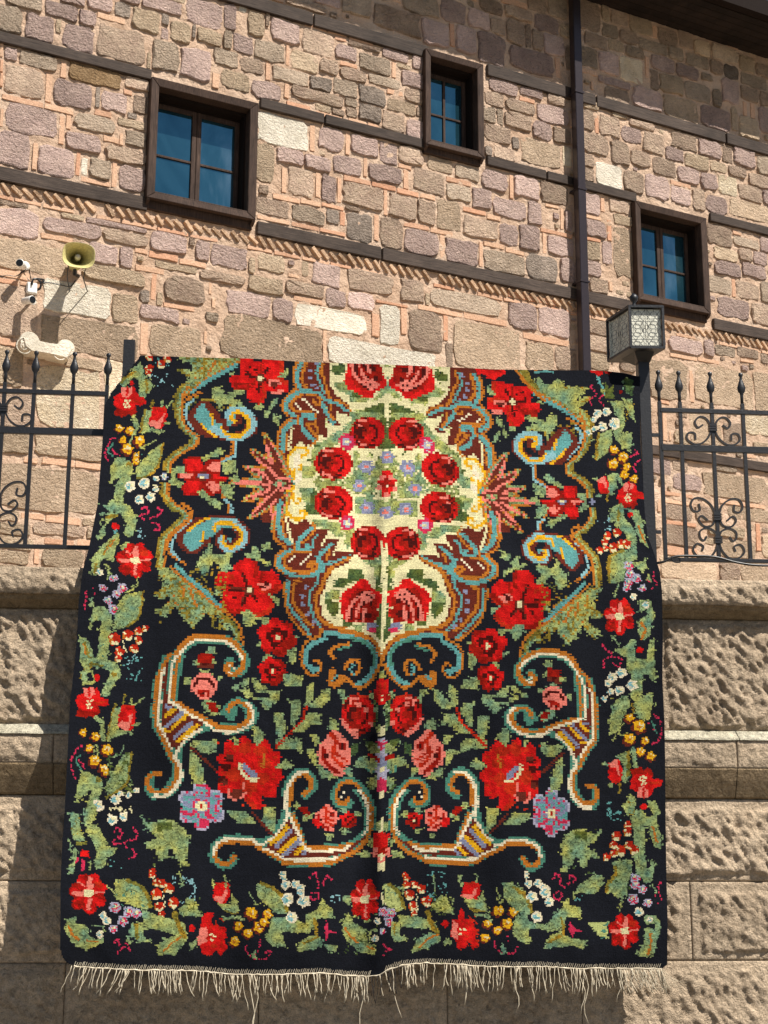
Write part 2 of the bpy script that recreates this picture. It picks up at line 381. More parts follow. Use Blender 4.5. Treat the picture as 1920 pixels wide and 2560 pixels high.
# ---------------------------------------------------------- stones, as read from the photograph
STN = {
 'Z1': (2.37, 0, 0, """150,20,190,80,g 55,110,150,130,g 240,150,180,160,p 360,80,190,130,p 455,215,200,150,p 520,110,90,90,p 345,150,60,50,y 725,225,310,260,b
595,40,110,90,p 725,65,70,75,d 655,110,150,35,k 880,130,180,160,y 950,30,210,90,p 990,118,50,30,d 1060,190,150,140,y 1195,100,200,150,p 1375,110,105,160,p 1435,55,50,40,w
1510,150,120,140,y 1580,120,30,80,b 1150,180,40,50,d 1225,225,160,110,y 955,210,40,40,p 980,325,160,160,g 1170,390,210,190,p 1350,240,40,70,g 1430,265,110,110,p 1330,335,170,130,g
1485,390,150,90,b 1590,310,150,130,g 1585,430,30,90,k 1380,475,200,130,y 1575,520,180,150,p 1275,480,40,90,k 870,360,35,50,y 430,15,100,50,p 780,15,80,40,p 1060,15,90,30,y
60,325,75,80,p 225,375,240,110,g 375,415,32,90,k 560,455,320,120,o 145,480,240,200,b 288,530,36,160,k 430,560,250,190,p 572,590,26,110,d 675,605,150,120,p 810,510,150,90,b 830,620,100,120,b
760,550,40,30,k 185,720,300,180,p 605,675,90,32,k 345,645,170,36,k 130,600,240,32,k 770,690,25,40,d 402,730,36,70,k 365,775,34,150,k 565,740,260,120,g 770,730,180,60,y 490,845,210,140,p
800,830,130,100,g 713,830,28,60,k 660,830,90,32,k 80,870,180,190,p 205,930,30,140,k 330,950,210,190,p 462,970,28,130,k 745,920,250,110,b 580,1010,140,110,g 500,1000,36,70,w 675,1040,28,130,k
780,1060,170,150,p 565,1080,170,28,k 8,300,18,80,k 8,390,18,70,k 8,470,18,70,k 8,550,18,70,k 8,700,18,90,k
65,1185,150,80,b 270,1225,210,80,p 440,1265,100,70,y 120,1330,240,190,p 425,1340,320,130,p 680,1310,330,110,p 870,1345,25,90,k 745,1420,250,100,b 1000,1430,230,180,p 1135,1400,40,70,b
1190,1465,80,140,p 1365,1490,220,150,p 1560,1475,160,32,k 1590,1545,150,80,y 620,1505,140,150,p 750,1530,80,110,p 970,1520,180,36,k 1130,1560,160,32,k 835,1490,80,28,k 330,1410,180,30,k
1050,1590,220,65,y 885,1600,150,34,k 675,1625,330,100,y 1310,1630,240,60,b 1490,1580,50,50,y 175,1530,395,215,c"""),
 'Z4': (3.318, 0, 560, """120,425,230,60,k 70,480,150,40,k 240,505,150,30,k 150,720,310,400,b 630,640,560,230,w 960,470,470,210,b 1030,710,200,180,y 745,940,770,330,c 1220,390,220,36,k 1270,520,40,200,k
1195,590,60,70,d 1310,630,80,50,y 1320,740,270,150,p 1480,690,230,35,k 1190,820,90,30,k 1190,950,60,250,k 1500,550,330,200,b 1430,370,400,120,y 60,980,110,60,k 75,1190,150,290,y 1430,960,400,270,c"""),
 'Z5': (3.8125, 0, 840, """660,600,600,550,m 1060,410,120,360,m 810,285,320,55,y 150,690,280,320,b 130,1040,270,180,y 640,1050,610,180,y 290,1185,100,50,k 560,1205,290,60,k 830,1235,240,60,k 440,1450,950,430,c
600,1760,300,65,k 870,1790,140,70,y 300,1720,200,50,k 120,1730,200,60,y 140,1850,280,110,y 560,1850,500,110,b 870,1860,110,90,y 160,1960,320,110,y 345,2100,45,120,k 560,1965,250,50,k 810,1975,130,60,k
110,2120,240,120,y 590,2120,420,110,y 400,2240,800,80,y 860,2100,120,100,b"""),
 'Z2': (2.37, 640, 0, """290,15,200,40,b 600,35,150,80,g 420,25,110,60,p 830,110,270,130,b 980,55,190,110,g 1175,90,140,120,p 1310,110,130,110,p 1400,50,110,90,b 1060,190,140,140,p 1240,220,110,150,p 1160,210,25,120,k
1430,170,70,70,b 1530,190,120,130,b 1400,290,170,180,p 1560,90,170,60,b 1620,220,60,150,b 1530,20,140,36,k
90,45,170,24,k 210,110,150,24,k 350,160,130,24,k 480,205,110,28,k 620,245,140,24,k 800,272,190,24,k 950,305,90,20,k 25,140,60,180,y 165,195,170,110,p 370,250,180,150,b 495,225,60,36,k 535,320,100,110,p 635,265,160,80,b
700,390,190,130,g 820,330,160,90,p 960,370,80,120,p 185,330,20,110,k 280,380,150,110,y 440,405,120,90,b 65,430,28,80,k 190,450,210,80,g 380,500,110,90,d 525,520,130,110,g 585,450,130,80,b 545,385,100,24,k
760,480,190,70,g 815,420,24,80,k 870,400,80,30,y 930,470,150,110,p 690,590,160,110,d 930,570,140,80,b 820,552,90,26,k 850,640,150,80,c 180,540,28,70,k 350,580,300,90,b 570,600,60,30,g 670,660,140,90,d
800,705,120,110,b 980,670,60,60,b 945,770,120,110,p 405,640,70,35,y 490,660,80,35,b 550,680,60,40,b 250,630,140,28,k 430,690,160,24,k 600,725,110,24,k 690,748,70,26,k
165,790,290,160,w 330,820,28,140,k 440,830,160,150,p 540,850,24,140,k 640,880,150,130,p 780,920,95,110,p 915,930,150,110,b 310,745,100,24,k 80,680,120,22,k 195,930,160,110,p 365,960,150,100,p 540,980,180,110,p
645,990,20,100,k 765,1030,200,130,p 880,990,70,24,k 885,1065,28,100,k 1010,1080,200,130,b 1090,980,150,90,c 1250,1030,150,80,g 65,960,100,220,y 265,1080,150,190,b 365,1100,28,130,k 165,1070,28,130,k
425,1120,80,160,p 490,1130,24,130,k 600,1072,150,28,k 760,1108,150,28,k 890,1142,140,28,k 1010,1167,90,28,k 635,1175,220,150,b 765,1200,20,140,k 860,1225,160,160,b 1000,1260,85,150,b 1135,1280,160,210,c
1200,1150,140,110,g 1330,1180,110,130,p 1200,1077,140,26,k 1410,1080,160,120,p 1510,1110,20,130,k 1590,1120,130,110,p 1500,1230,190,130,p 1640,1260,60,130,p 1290,1252,140,26,k 1400,1290,80,26,k
1330,1350,180,140,b 1500,1400,90,120,p 1620,1410,110,130,p 180,1180,150,28,k 330,1205,130,28,k 440,1228,140,28,k 100,1235,200,90,b 300,1270,200,90,g 450,1275,60,60,d 560,1235,60,50,b 510,1290,28,80,k
620,1335,150,160,d 710,1350,24,140,k 800,1375,130,160,b 985,1435,210,150,p 950,1342,150,28,k 1090,1377,130,28,k 1100,1460,24,130,k 1225,1480,170,150,p 1330,1510,20,130,k 1410,1455,120,26,k 1525,1492,110,26,k
1475,1560,220,100,g 100,1305,180,24,k 290,1345,150,24,k 450,1378,140,22,k 1440,700,60,70,g 1380,900,60,60,d"""),
 'Z3': (2.37, 1220, 0, """170,90,130,60,p 280,40,130,70,b 400,60,90,100,g 150,185,120,130,b 330,130,150,120,p 280,240,80,100,b 400,270,150,130,p 260,350,240,130,p 455,200,40,60,y 450,340,45,100,b 410,400,26,110,k
620,110,130,150,b 690,80,70,60,y 770,120,110,60,b 900,170,130,90,y 640,250,110,90,b 720,190,110,80,g 600,330,90,110,g 760,290,90,70,y 710,370,110,110,p 840,415,115,150,m 985,190,20,60,k 1060,235,110,80,b
975,270,160,80,g 820,210,110,60,b 860,320,100,60,g 1255,295,110,70,y 1400,340,150,80,g 1180,245,100,60,b 1100,320,70,60,g 1530,395,90,80,y 1620,430,70,60,b 1040,385,120,90,p 940,400,20,110,k 1170,410,110,70,p
1240,370,110,90,g 1350,390,60,70,b 1440,420,90,80,d 730,480,190,80,p 970,470,60,80,b 1085,490,140,90,y 940,570,140,120,p 1240,560,170,90,g 1150,640,190,130,c 1350,590,60,80,g 1430,540,110,110,p 1560,470,140,80,g
1540,560,100,80,b 1340,700,180,110,p 1460,710,36,100,y 1530,750,110,110,y 1640,700,50,150,p 1640,610,60,80,b 760,570,150,120,b 1520,650,20,80,k 1565,655,24,80,k 600,430,90,28,k
40,440,100,26,k 200,480,150,26,k 345,530,120,26,k 90,510,180,100,p 40,590,90,70,b 250,560,140,70,p 400,600,110,70,b 180,640,150,70,b 230,595,80,24,k 370,680,170,120,p 160,715,160,100,b 25,690,70,90,g
60,800,130,110,b 320,780,90,100,p 430,800,80,90,b 315,900,280,130,c 90,910,150,80,b 455,920,35,90,m 170,865,50,50,d 605,630,90,50,y 600,710,70,110,b 640,740,20,100,k 715,750,120,120,b 780,680,100,50,y
635,860,150,130,b 850,800,120,100,p 895,740,140,60,b 970,850,120,130,b 780,900,110,130,b 1105,915,95,80,p 900,930,130,80,b 1165,840,140,120,b 1035,985,140,90,b 1235,960,140,80,y 1310,880,140,110,p 1410,920,50,90,b
1515,930,130,120,p 1640,980,80,90,g 610,950,90,70,b 715,1045,160,140,w 590,1040,60,80,b 860,1090,110,100,b 1000,1115,140,120,p 1180,1045,120,70,p 1310,1080,100,90,p 1415,1100,110,110,m 1130,1165,110,90,p
1235,1185,90,130,b 1360,1000,100,60,y 1480,1025,120,60,b 1590,1080,140,70,b 1550,1145,140,60,b 1645,1160,50,70,p 1350,1225,120,90,p 1560,1230,270,110,c 1140,1095,110,24,k 970,722,230,22,k 1150,778,200,22,k 1400,830,200,22,k
620,1220,90,120,p 675,1215,20,70,k 780,1240,90,70,b 650,1350,110,110,p 715,1370,24,110,k 620,1290,80,20,k 800,1305,120,70,y 800,1500,125,300,c 610,1490,70,100,y 690,1480,80,130,p 620,1420,90,20,k 610,1600,80,110,p
390,1150,165,120,b 320,1270,170,130,p 455,1310,36,80,p 435,1300,18,110,k 420,1440,130,130,p 330,1440,20,120,k 400,1385,180,24,k 312,1580,180,140,d 465,1600,60,120,p
1375,1410,130,110,b 1530,1430,130,80,g 1640,1450,50,70,p 1410,1510,120,80,y 1520,1520,80,80,b 1600,1530,70,80,p 1425,1600,140,90,p 1560,1590,130,80,p 1470,1380,40,26,k"""),
 'Z6': (2.764, 1420, 680, """1050,110,140,90,g 1235,120,150,110,b 1130,35,160,60,p 1290,20,120,80,p 1140,110,20,110,k 1150,240,210,110,p 1320,285,120,110,b 1355,140,50,110,g 210,90,130,130,b 430,160,60,40,y
220,390,170,110,b 220,500,170,110,b 200,605,120,90,y 815,470,215,140,p 965,500,65,120,p 1090,520,160,80,g 1230,560,180,70,b 1350,600,60,70,b 800,590,180,26,k 960,615,150,24,k 700,770,250,270,c 850,790,26,200,k
1080,800,380,230,c 1340,830,110,220,c 660,900,55,24,k 665,950,55,24,k 665,1070,28,180,k 950,1080,180,190,c 1320,1050,210,110,m 1150,1130,130,110,b 640,1330,130,90,p 770,1345,110,90,b 820,1440,200,90,p 1140,1480,440,160,c
1080,1355,160,55,g 760,1540,180,24,k 1200,1605,300,24,k 760,1595,180,24,k 760,1660,180,110,b 960,1690,160,80,b 1250,1700,250,90,c 780,1740,190,26,k 770,1830,200,100,b 1090,1790,210,80,y 1310,1830,28,180,k
1170,1900,240,100,c 780,1935,200,60,k 840,2050,380,110,c 1110,2080,140,90,b 1290,2080,200,90,c 1370,1900,80,110,y 1320,400,110,30,k"""),
 'W': (1.508, 400, 600, """430,95,185,85,b 545,110,28,60,y 625,130,108,90,p 790,160,180,80,b 960,195,78,88,b 1150,220,250,95,g 905,190,18,80,k 1000,235,20,40,y 235,140,190,75,p 110,205,215,100,b 400,180,120,55,y 540,195,135,55,b
665,220,70,60,p 770,240,125,75,p 340,240,155,88,p 460,262,75,80,p 555,228,100,18,k 640,300,245,80,w 862,335,65,145,w 918,300,22,100,k 815,320,32,80,k 735,352,180,18,k 740,376,170,18,k 830,430,400,95,w
420,378,360,150,c 1000,360,135,145,b 1075,330,18,90,k 1240,400,290,165,c 1430,440,85,88,c 1365,290,112,105,p 1485,310,118,108,p 1220,300,165,20,k 1060,272,170,20,k 870,246,115,18,k 1450,376,170,22,k 1400,222,180,18,k
1525,440,60,80,b 1100,440,20,80,b 620,400,14,110,k"""),
}
boxes = []
for key, (s, ox, oy, txt) in STN.items():
    for tok in txt.split():
        a = tok.split(','); cx, cy, wd, hh = [float(v) for v in a[:4]]
        X, Y, Wp, Hp = cx / s + ox, cy / s + oy, wd / s, hh / s
        ua = locB(X - Wp / 2, Y)[0]; ub = locB(X + Wp / 2, Y)[0]; zc = locB(X, Y)[1]; za = locB(X, Y + Hp / 2)[1]; zb = locB(X, Y - Hp / 2)[1]
        boxes.append([ua, ub, za, zb, a[4]])
# remove near duplicates, then push apart what overlaps
keep = []
for b in boxes:
    ok = True
    for k in keep:
        iu = min(b[1], k[1]) - max(b[0], k[0]); iz = min(b[3], k[3]) - max(b[2], k[2])
        if iu > 0 and iz > 0:
            ar = min((b[1] - b[0]) * (b[3] - b[2]), (k[1] - k[0]) * (k[3] - k[2]))
            if iu * iz > .55 * ar and ar > .3 * max((b[1] - b[0]) * (b[3] - b[2]), (k[1] - k[0]) * (k[3] - k[2])): ok = False; break
    if ok: keep.append(b)
boxes = keep
GAP = .016
def area(b): return (b[1] - b[0]) * (b[3] - b[2])
for it in range(12):
    for i in range(len(boxes)):
        A_ = boxes[i]
        for j in range(i + 1, len(boxes)):
            B_ = boxes[j]
            iu = min(A_[1], B_[1]) - max(A_[0], B_[0]) + GAP; iz = min(A_[3], B_[3]) - max(A_[2], B_[2]) + GAP
            if iu > 0 and iz > 0:
                fa = .5
                pr = {'w': 3, 'm': 3, 'k': 2}; pa, pb_ = pr.get(A_[4], 1), pr.get(B_[4], 1)
                if pa > pb_: fa = 0
                elif pb_ > pa: fa = 1
                ax = (0, 1, iu) if iu < iz else (2, 3, iz)
                lo, hi = (A_, B_) if A_[ax[0]] + A_[ax[1]] < B_[ax[0]] + B_[ax[1]] else (B_, A_)
                fl = fa if lo is A_ else 1 - fa
                lo[ax[1]] -= ax[2] * fl; hi[ax[0]] += ax[2] * (1 - fl)
boxes = [b for b in boxes if b[1] - b[0] > .025 and b[3] - b[2] > .022]
# bond course of long thin bricks under the herringbone, then let every stone grow until it meets its neighbours
blk = [(h[0] - .03, h[1] + .03, h[2] - .05, h[3] + .03) for h in holes] + [(U0w, U1w, a - .004, b + .004) for a, b in beamz[:3]]
HB = beamz[2][0]; blk.append((U0w, U1w, HB - .118, HB)); blk.append((locB(1270, 1030)[0], U1w, beamz[3][0] - .004, beamz[3][1] + .004))
rb = random.Random(3); u = locB(-30, 470)[0]; row = []
while u < locB(1960, 900)[0]:
    L = rb.uniform(.2, .34)
    if rb.random() < .82: row.append([u, u + L - .012, HB - .158, HB - .124, 'k'])
    u += L
boxes = [b for b in boxes if not (b[4] == 'k' and b[3] > HB - .17 and b[2] < HB - .1)]
for b in boxes:
    if b[4] != 'k' and b[2] < HB - .12 < b[3] and (b[2] + b[3]) / 2 < HB - .12: b[3] = HB - .172
    if b[4] != 'k' and b[2] < HB < b[3] and (b[2] + b[3]) / 2 > HB: b[2] = HB + .09
boxes = [b for b in boxes if b[3] - b[2] > .022] + row
AR = np.array([b[:4] for b in boxes] + [list(b) for b in blk]); GAPm = .008
for step in range(9):
    for i, b in enumerate(boxes):
        br = b[4] == 'k'
        if br and step > 2: continue
        for side, sg in ((0, -1), (1, 1), (2, -1), (3, 1)):
            if br and ((side < 2) != (b[1] - b[0] > b[3] - b[2])): continue
            t = AR[i].copy(); t[side] += sg * .005
            c = (AR[:, 0] < t[1] + GAPm) & (AR[:, 1] > t[0] - GAPm) & (AR[:, 2] < t[3] + GAPm) & (AR[:, 3] > t[2] - GAPm); c[i] = False
            if not c.any(): AR[i] = t
for i, b in enumerate(boxes): b[:4] = list(AR[i])
nhand = len(boxes)
# small packing stones and bricks in what is left, larger courses beyond the picture
blk = [(h[0] - .03, h[1] + .03, h[2] - .05, h[3] + .03) for h in holes] + [(U0w, U1w, a - .01, b + .012) for a, b in beamz[:3]]
HB = beamz[2][0]                                         # herringbone course under the lowest beam
blk.append((U0w, U1w, HB - .16, HB)); blk.append((locB(1270, 1030)[0], U1w, beamz[3][0] - .01, beamz[3][1] + .01))
ALL = np.array([b[:4] for b in boxes] + [list(b) for b in blk])
lst = [r for r in ALL]
r2 = random.Random(5)
def freebox(u0, u1, z0, z1, g):
    A = np.array(lst); return not np.any((A[:, 0] < u1 + g) & (A[:, 1] > u0 - g) & (A[:, 2] < z1 + g) & (A[:, 3] > z0 - g))
uL, uR = locB(-60, 700)[0], locB(1980, 700)[0]
fill = []
zlo = 1.7
for (wd, ht, n, where) in ((.34, .22, 900, 'out'), (.22, .16, 900, 'out'), (.20, .13, 2600, 'in'), (.13, .09, 4200, 'in'), (.085, .065, 5200, 'in'), (.16, .035, 2600, 'in'), (.03, .12, 1600, 'in'), (.055, .045, 5200, 'in')):
    for t in range(n):
        if where == 'out':
            u = r2.choice([r2.uniform(U0w + .2, uL), r2.uniform(uR, U1w - .2)]); z = r2.uniform(.2, Z1w - .1)
        else: u = r2.uniform(uL - .3, uR + .3); z = r2.uniform(zlo, Z1w - .1)
        a = wd * r2.uniform(.75, 1.3) / 2; b = ht * r2.uniform(.75, 1.25) / 2
        if freebox(u - a, u + a, z - b, z + b, .013):
            col = 'k' if ht < .04 or wd < .04 else r2.choice('ppbbyygc' if where == 'in' else 'pppbbgyc')
            lst.append(np.array([u - a, u + a, z - b, z + b])); fill.append([u - a, u + a, z - b, z + b, col])

def stone_geo(b, seed):
    r = random.Random(seed); u0, u1, z0, z1, c = b; cu, cz = (u0 + u1) / 2, (z0 + z1) / 2; hu, hz = (u1 - u0) / 2, (z1 - z0) / 2
    brick = c == 'k'; cutst = c in 'cwm'
    n = 8 if brick else (18 if area(b) > .012 else 12); V = []
    ex = 14 if brick else (10 if cutst else r.uniform(3.6, 10))
    h = (.017 if brick else .013 if cutst else r.uniform(.014, .032)) * (1 if min(hu, hz) > .04 else .8)
    out = []
    for k in range(n):
        t = 0 if brick else (lambda a: math.atan2(math.sin(a) * .8, math.cos(a)) if False else a + .17 * math.sin(4 * a))(2 * math.pi * (k + .5) / n + r.uniform(-.06, .06))
        if brick: t = [.2, 1.2, math.pi - 1.2, math.pi - .2, math.pi + .2, math.pi + 1.2, -1.2, -.2][k]
        ct, st = math.cos(t), math.sin(t); q = (abs(ct) ** ex + abs(st) ** ex) ** (-1 / ex)
        j = 1 if brick else r.uniform(.93, 1.03)
        if brick:
            x, y = [(1, -1), (1, 1), (.3, 1), (-.3, 1), (-1, 1), (-1, -1), (-.3, -1), (.3, -1)][k]; wob = min(hu, hz) * .14
            out.append((x * hu + r.uniform(-1, 1) * wob, y * hz + r.uniform(-1, 1) * wob)); continue
        kj = min(hu, hz) * .10
        out.append((ct * q * hu * j + r.uniform(-kj, kj) * .6, st * q * hz * j + r.uniform(-kj, kj)))
    tu, tz = r.uniform(-.3, .3), r.uniform(-.3, .3)
    cut = min(hu, hz)
    for lvl, (sc, o) in enumerate(((1.0, -.006), (.985 if brick else .97, h * .66), (1, h))):
        for (x, y) in out:
            if lvl == 2:
                ins = (.005 if brick else cut * .12 if not cutst else .012); L = math.hypot(x, y); f = max(.2, 1 - ins / max(L, 1e-3)); xx, yy = x * f, y * f
            else: xx, yy = x * sc, y * sc
            oo = o * (1 + (tu * xx / hu + tz * yy / hz) * (0 if lvl == 0 else .5)) + (0 if lvl < 2 or brick else r.uniform(-.2, .2) * h)
            V.append(PB(cu + xx, cz + yy, oo))
    Fc = []
    for q in range(2):
        for k in range(n): Fc.append((q * n + k, q * n + (k + 1) % n, (q + 1) * n + (k + 1) % n, (q + 1) * n + k))
    if brick or cutst: Fc.append(tuple(2 * n + k for k in range(n)))
    else:
        V.append(PB(cu + r.uniform(-.3, .3) * hu, cz + r.uniform(-.3, .3) * hz, h * r.uniform(.9, 1.5)))
        Fc += [(2 * n + k, 2 * n + (k + 1) % n, 3 * n) for k in range(n)]
    return V, Fc
# herringbone course of tilted thin bricks
hb = []
dirs = 0
u = locB(-40, 470)[0]
while u < locB(1990, 900)[0]:
    zc = HB - .010 - .052; L = .062; wv = .0175; r = random.Random(int(u * 1000))
    skip = any(h[0] - .02 < u < h[1] + .02 and zc > h[2] - .1 and zc < h[3] for h in holes)
    if not skip and r.random() > .04:
        an = math.radians(-47 + r.uniform(-9, 9)); L *= r.uniform(.86, 1.05); wv *= r.uniform(.8, 1.15); dx, dz = math.cos(an), math.sin(an); nx, nz = -dz, dx
        P = []
        for o in (-.01, .032 + r.uniform(-.008, .008)):
            for a, b in ((-L, -wv), (L, -wv), (L, wv), (-L, wv)): P.append(PB(u + a * dx + b * nx, zc + a * dz + b * nz, o))
        hb.append(P)
    u += .094 + r.uniform(-.004, .004)
names = 0
hand_s = sorted([i for i in range(nhand) if boxes[i][4] != 'k'], key=lambda i: -area(boxes[i]))
hand_k = sorted([i for i in range(nhand) if boxes[i][4] == 'k'], key=lambda i: -area(boxes[i]))
rest = {}
for lst_, nm, lim in ((hand_s, 'stone', 300), (hand_k, 'brick', 300 - len(hb))):
    for q, i in enumerate(lst_):
        V, Fc = stone_geo(boxes[i], i)
        if q < lim: mesh(nm, V, Fc, M[boxes[i][4]], bld)
        else: rest.setdefault(boxes[i][4], MB()).add(V, Fc)
for P in hb: MB().hexa(P).build('brick', M['hb'], bld, bevel=.003)
for i, b in enumerate(fill):
    V, Fc = stone_geo(b, 9000 + i); rest.setdefault(b[4], MB()).add(V, Fc)
for c, mb in rest.items():
    o = mesh('small_bricks' if c == 'k' else 'small_stones', mb.V, mb.F, M[c], bld); o['kind'] = 'stuff'
print('stones', len(hand_s), 'bricks', len(hand_k), 'herring', len(hb), 'fill', len(fill))
# brick levelling strip under the herringbone
# ---------------------------------------------------------- eaves
ED = .62
for k in range(6):
    a = ED * k / 6
    MB().box(PB, -6, 9.5, ZE + .0, ZE + .025, a + .003, ED * (k + 1) / 6 - .003).build('soffit_board', M['soffit'], bld)
MB().box(PB, -6, 9.5, ZE + .028, ZE + .2, -.4, ED + .04).build('roof_edge', M['reveal'], bld)
MB().box(PB, -6, 9.5, ZE - .03, ZE + .17, ED + .045, ED + .15).build('gutter', M['reveal'], bld)
# downpipe, with its collars
pu = locB(1440, 300, .1)[0]
pz0 = .0
pp = MB().box(PB, pu - .045, pu + .058, pz0, ZE - .02, .075, .17).build('drainpipe', M['pipe'], bld, bevel=.006)
for y in (230, 700, 470):
    z = locB(1452, y, .17)[1]
    o = MB().box(PB, pu - .052, pu + .065, z - .012, z + .012, .0, .178).build('pipe_collar', M['pipe'], None); o.parent = pp; o.location = o.location - bld.location - pp.location
# ================================================================== TERRACE WALL
def zT(y, off=0.0, x=1760): return locT(x, y, off)[1]
def aT(x, y=1900, off=0.0): return locT(x, y, off)[0]
ter = thing('terrace_wall', 'rough ashlar retaining wall of the terrace with coping and string course, under the railing', 'wall', tuple(PT(0, 0, 0)))
CO = .10; SO = .075
z_ct = zT(1446, CO); z_cb = zT(1513, CO); z_A1 = zT(1548); z_A0 = zT(1829); z_s1 = zT(1846, SO); z_s0 = zT(1921, SO); z_B1 = zT(1996)
z_B0 = zT(2204); z_C0 = zT(2402); z_D0 = z_C0 - (z_B0 - z_C0) * 1.0; z_E0 = z_D0 - .42
def ashlar_block(u0, u1, z0, z1, off, margin, rel, seed, mat='ash', step=.0125, name='ashlar_block', base=0.0, chis=1.0):
    """one block: smooth drafted margin and a rough, pick-dressed middle that stands proud"""
    m4 = margin if hasattr(margin, '__len__') else (margin,) * 4     # left, right, bottom, top
    nu = max(3, int((u1 - u0) / step)); nz = max(3, int((z1 - z0) / step))
    U, Z = np.meshgrid(np.linspace(u0, u1, nu + 1), np.linspace(z0, z1, nz + 1))
    wob = (fbm(U * 9, Z * 9, seed + 5, 3) - .45) * .05
    dl = np.minimum(np.minimum(U - u0 - m4[0], u1 - m4[1] - U), np.minimum(Z - z0 - m4[2], z1 - m4[3] - Z)) + wob
    inn = np.clip(dl / .016, 0, 1)
    P, Q = U * .8 + Z * .6, -U * .6 + Z * .8                       # pick strokes run down to the right
    n1 = fbm(P * 38 * chis + 3, Q * 16, seed, 4); n2 = fbm(U * 5, Z * 5, seed + 9, 3); n3 = fbm(P * 40, Q * 15, seed + 3, 2) * 5; n3 = (np.floor(n3) + np.clip((n3 - np.floor(n3)) * 3 - 2, 0, 1)) / 5
    n4 = fbm(P * 60 * chis, Q * 26, seed + 21, 2)
    D = inn * (rel * (.25 + 1.05 * n1 + .4 * (n2 - .45) + .45 * (n3 - .4) + 1.45 * (n4 - .42))) + (fbm(U * 30, Z * 30, seed + 2, 2) - .4) * .0035
    edge = np.minimum(np.minimum(U - u0, u1 - U), np.minimum(Z - z0, z1 - Z)); D = D - .0045 * np.clip(1 - edge / .009, 0, 1)
    V = (T0[None, None] + tT * U[..., None] + nT * (off + base + D)[..., None] + np.array([0, 0, 1.]) * Z[..., None]).reshape(-1, 3)
    W = nu + 1; idx = np.arange(W * (nz + 1)).reshape(nz + 1, W)
    Fq = np.stack([idx[:-1, :-1], idx[:-1, 1:], idx[1:, 1:], idx[1:, :-1]], -1).reshape(-1, 4).tolist()
    # skirts back into the wall
    n = len(V); bd = list(idx[0]) + list(idx[1:, -1]) + list(idx[-1, ::-1][1:]) + list(idx[::-1, 0][1:-1])
    BV = V[bd] - nT * (.09 + off * .0); V = np.concatenate([V, BV]); L = len(bd)
    Fq += [(bd[k], n + k, n + (k + 1) % L, bd[(k + 1) % L]) for k in range(L)]
    Fq.append(tuple(n + k for k in range(L)))
    return mesh(name, V, Fq, M[mat], ter, smooth=True)
def arow(joints, z0, z1, off, margin, rel, seed, **kw):
    for q, (a, b) in enumerate(zip(joints[:-1], joints[1:])):
        vis = a < aT(210) or b > aT(1640) or z0 < zT(2430)
        ashlar_block(a + .0015, b - .0015, z0 + .0015, z1 - .0015, off, margin, rel, seed + q * 31, step=.0088 if vis else .05, **kw)
aL, aR = -3.0, 3.7
J = lambda *xs: [aL] + [aT(x) for x in xs] + [aR]
# coping: smooth fillet over a rough front
def zrowC(): pass
arow(J(-60, 700, 1240, 1980), z_cb, z_ct, CO - .022, (.0, .0, .004, .022), .022, 100, name='coping_stone', chis=1.4)
MB().box(PT, aL, aR, z_cb + .004, z_ct - .004, -.62, CO - .08).build('coping_bed', M['ash'], ter)
MB().box(PT, aL, aR, z_ct - .006, z_ct - .001, -.62, CO - .03).build('coping_top', M['ash'], ter)
def profile(name, pts, mat, n=60, joints=None, amp=.006, seed=0):
    js = joints or [aL, aR]
    for a, b in zip(js[:-1], js[1:]):
        nn = max(4, int((b - a) / .03)); us_ = np.linspace(a + .002, b - .002, nn + 1); V = []; Fc = []
        for u in us_:
            for q, (o, z) in enumerate(pts):
                V.append(PT(u, z + (fbm(np.array([u * 13.]), np.array([q * 3.]), seed, 2)[0] - .4) * amp, o + (fbm(np.array([u * 15.]), np.array([q * 5.]), seed + 4, 2)[0] - .4) * amp))
        m_ = len(pts)
        for i in range(nn):
            for q in range(m_ - 1): Fc.append((i * m_ + q, (i + 1) * m_ + q, (i + 1) * m_ + q + 1, i * m_ + q + 1))
        o = mesh(name, V, Fc, M[mat], ter)
        bm = bmesh.new(); bm.from_mesh(o.data); bmesh.ops.recalc_face_normals(bm, faces=bm.faces)
        bm.to_mesh(o.data); bm.free()
profile('coping_moulding', [(CO - .02, z_cb + .003), (.07, z_cb - .004), (.062, z_cb - .02), (.03, z_A1 + .012), (.012, z_A1 - .0), (-.05, z_A1 - .002)], 'soffit_stone', joints=J(-60, 700, 1240, 1980), seed=3)
arow(J(-300, 420, 1100, 1655 + 5, 2150), z_A0 + .0, z_A1, 0, (.03, .03, .012, .02), .028, 200)
profile('weathering_fillet', [(-.05, z_A0 + .004), (.012, z_A0 + .003), (SO - .006, z_s1 + .002), (SO - .004, z_s1 - .006), (-.03, z_s1 - .01)], 'sill', joints=J(-100, 1840), amp=.004)
arow([aL, aT(-200), aT(138, 1860), aT(700), aT(1220), aT(1832, 1880), aR], z_s0, z_s1 - .004, SO - .012, (.05, .05, .014, .018), .013, 300, name='string_course_stone', chis=2)
profile('string_course_moulding', [(SO - .014, z_s0 + .002), (SO - .012, z_s0 - .004), (.045, z_s0 - .055), (.012, z_B1 + .008), (.003, z_B1), (-.05, z_B1 - .002)], 'soffit_stone', joints=J(-200, 138, 700, 1220, 1832), seed=8)
arow(J(-250, 330, 900, 1500, 2080), z_B0, z_B1 - .002, 0, (.03, .03, .03, .045), .026, 400)
arow(J(-80, 560, 1130, 1711), z_C0, z_B0, 0, (.045, .045, .035, .04), .024, 500)
arow(J(-300, 190, 660, 1115, 1440, 1900), z_D0, z_C0, 0, (.03, .03, .03, .035), .022, 600)
arow(J(-100, 480, 1050, 1650), z_E0, z_D0, 0, (.03,) * 4, .022, 700)
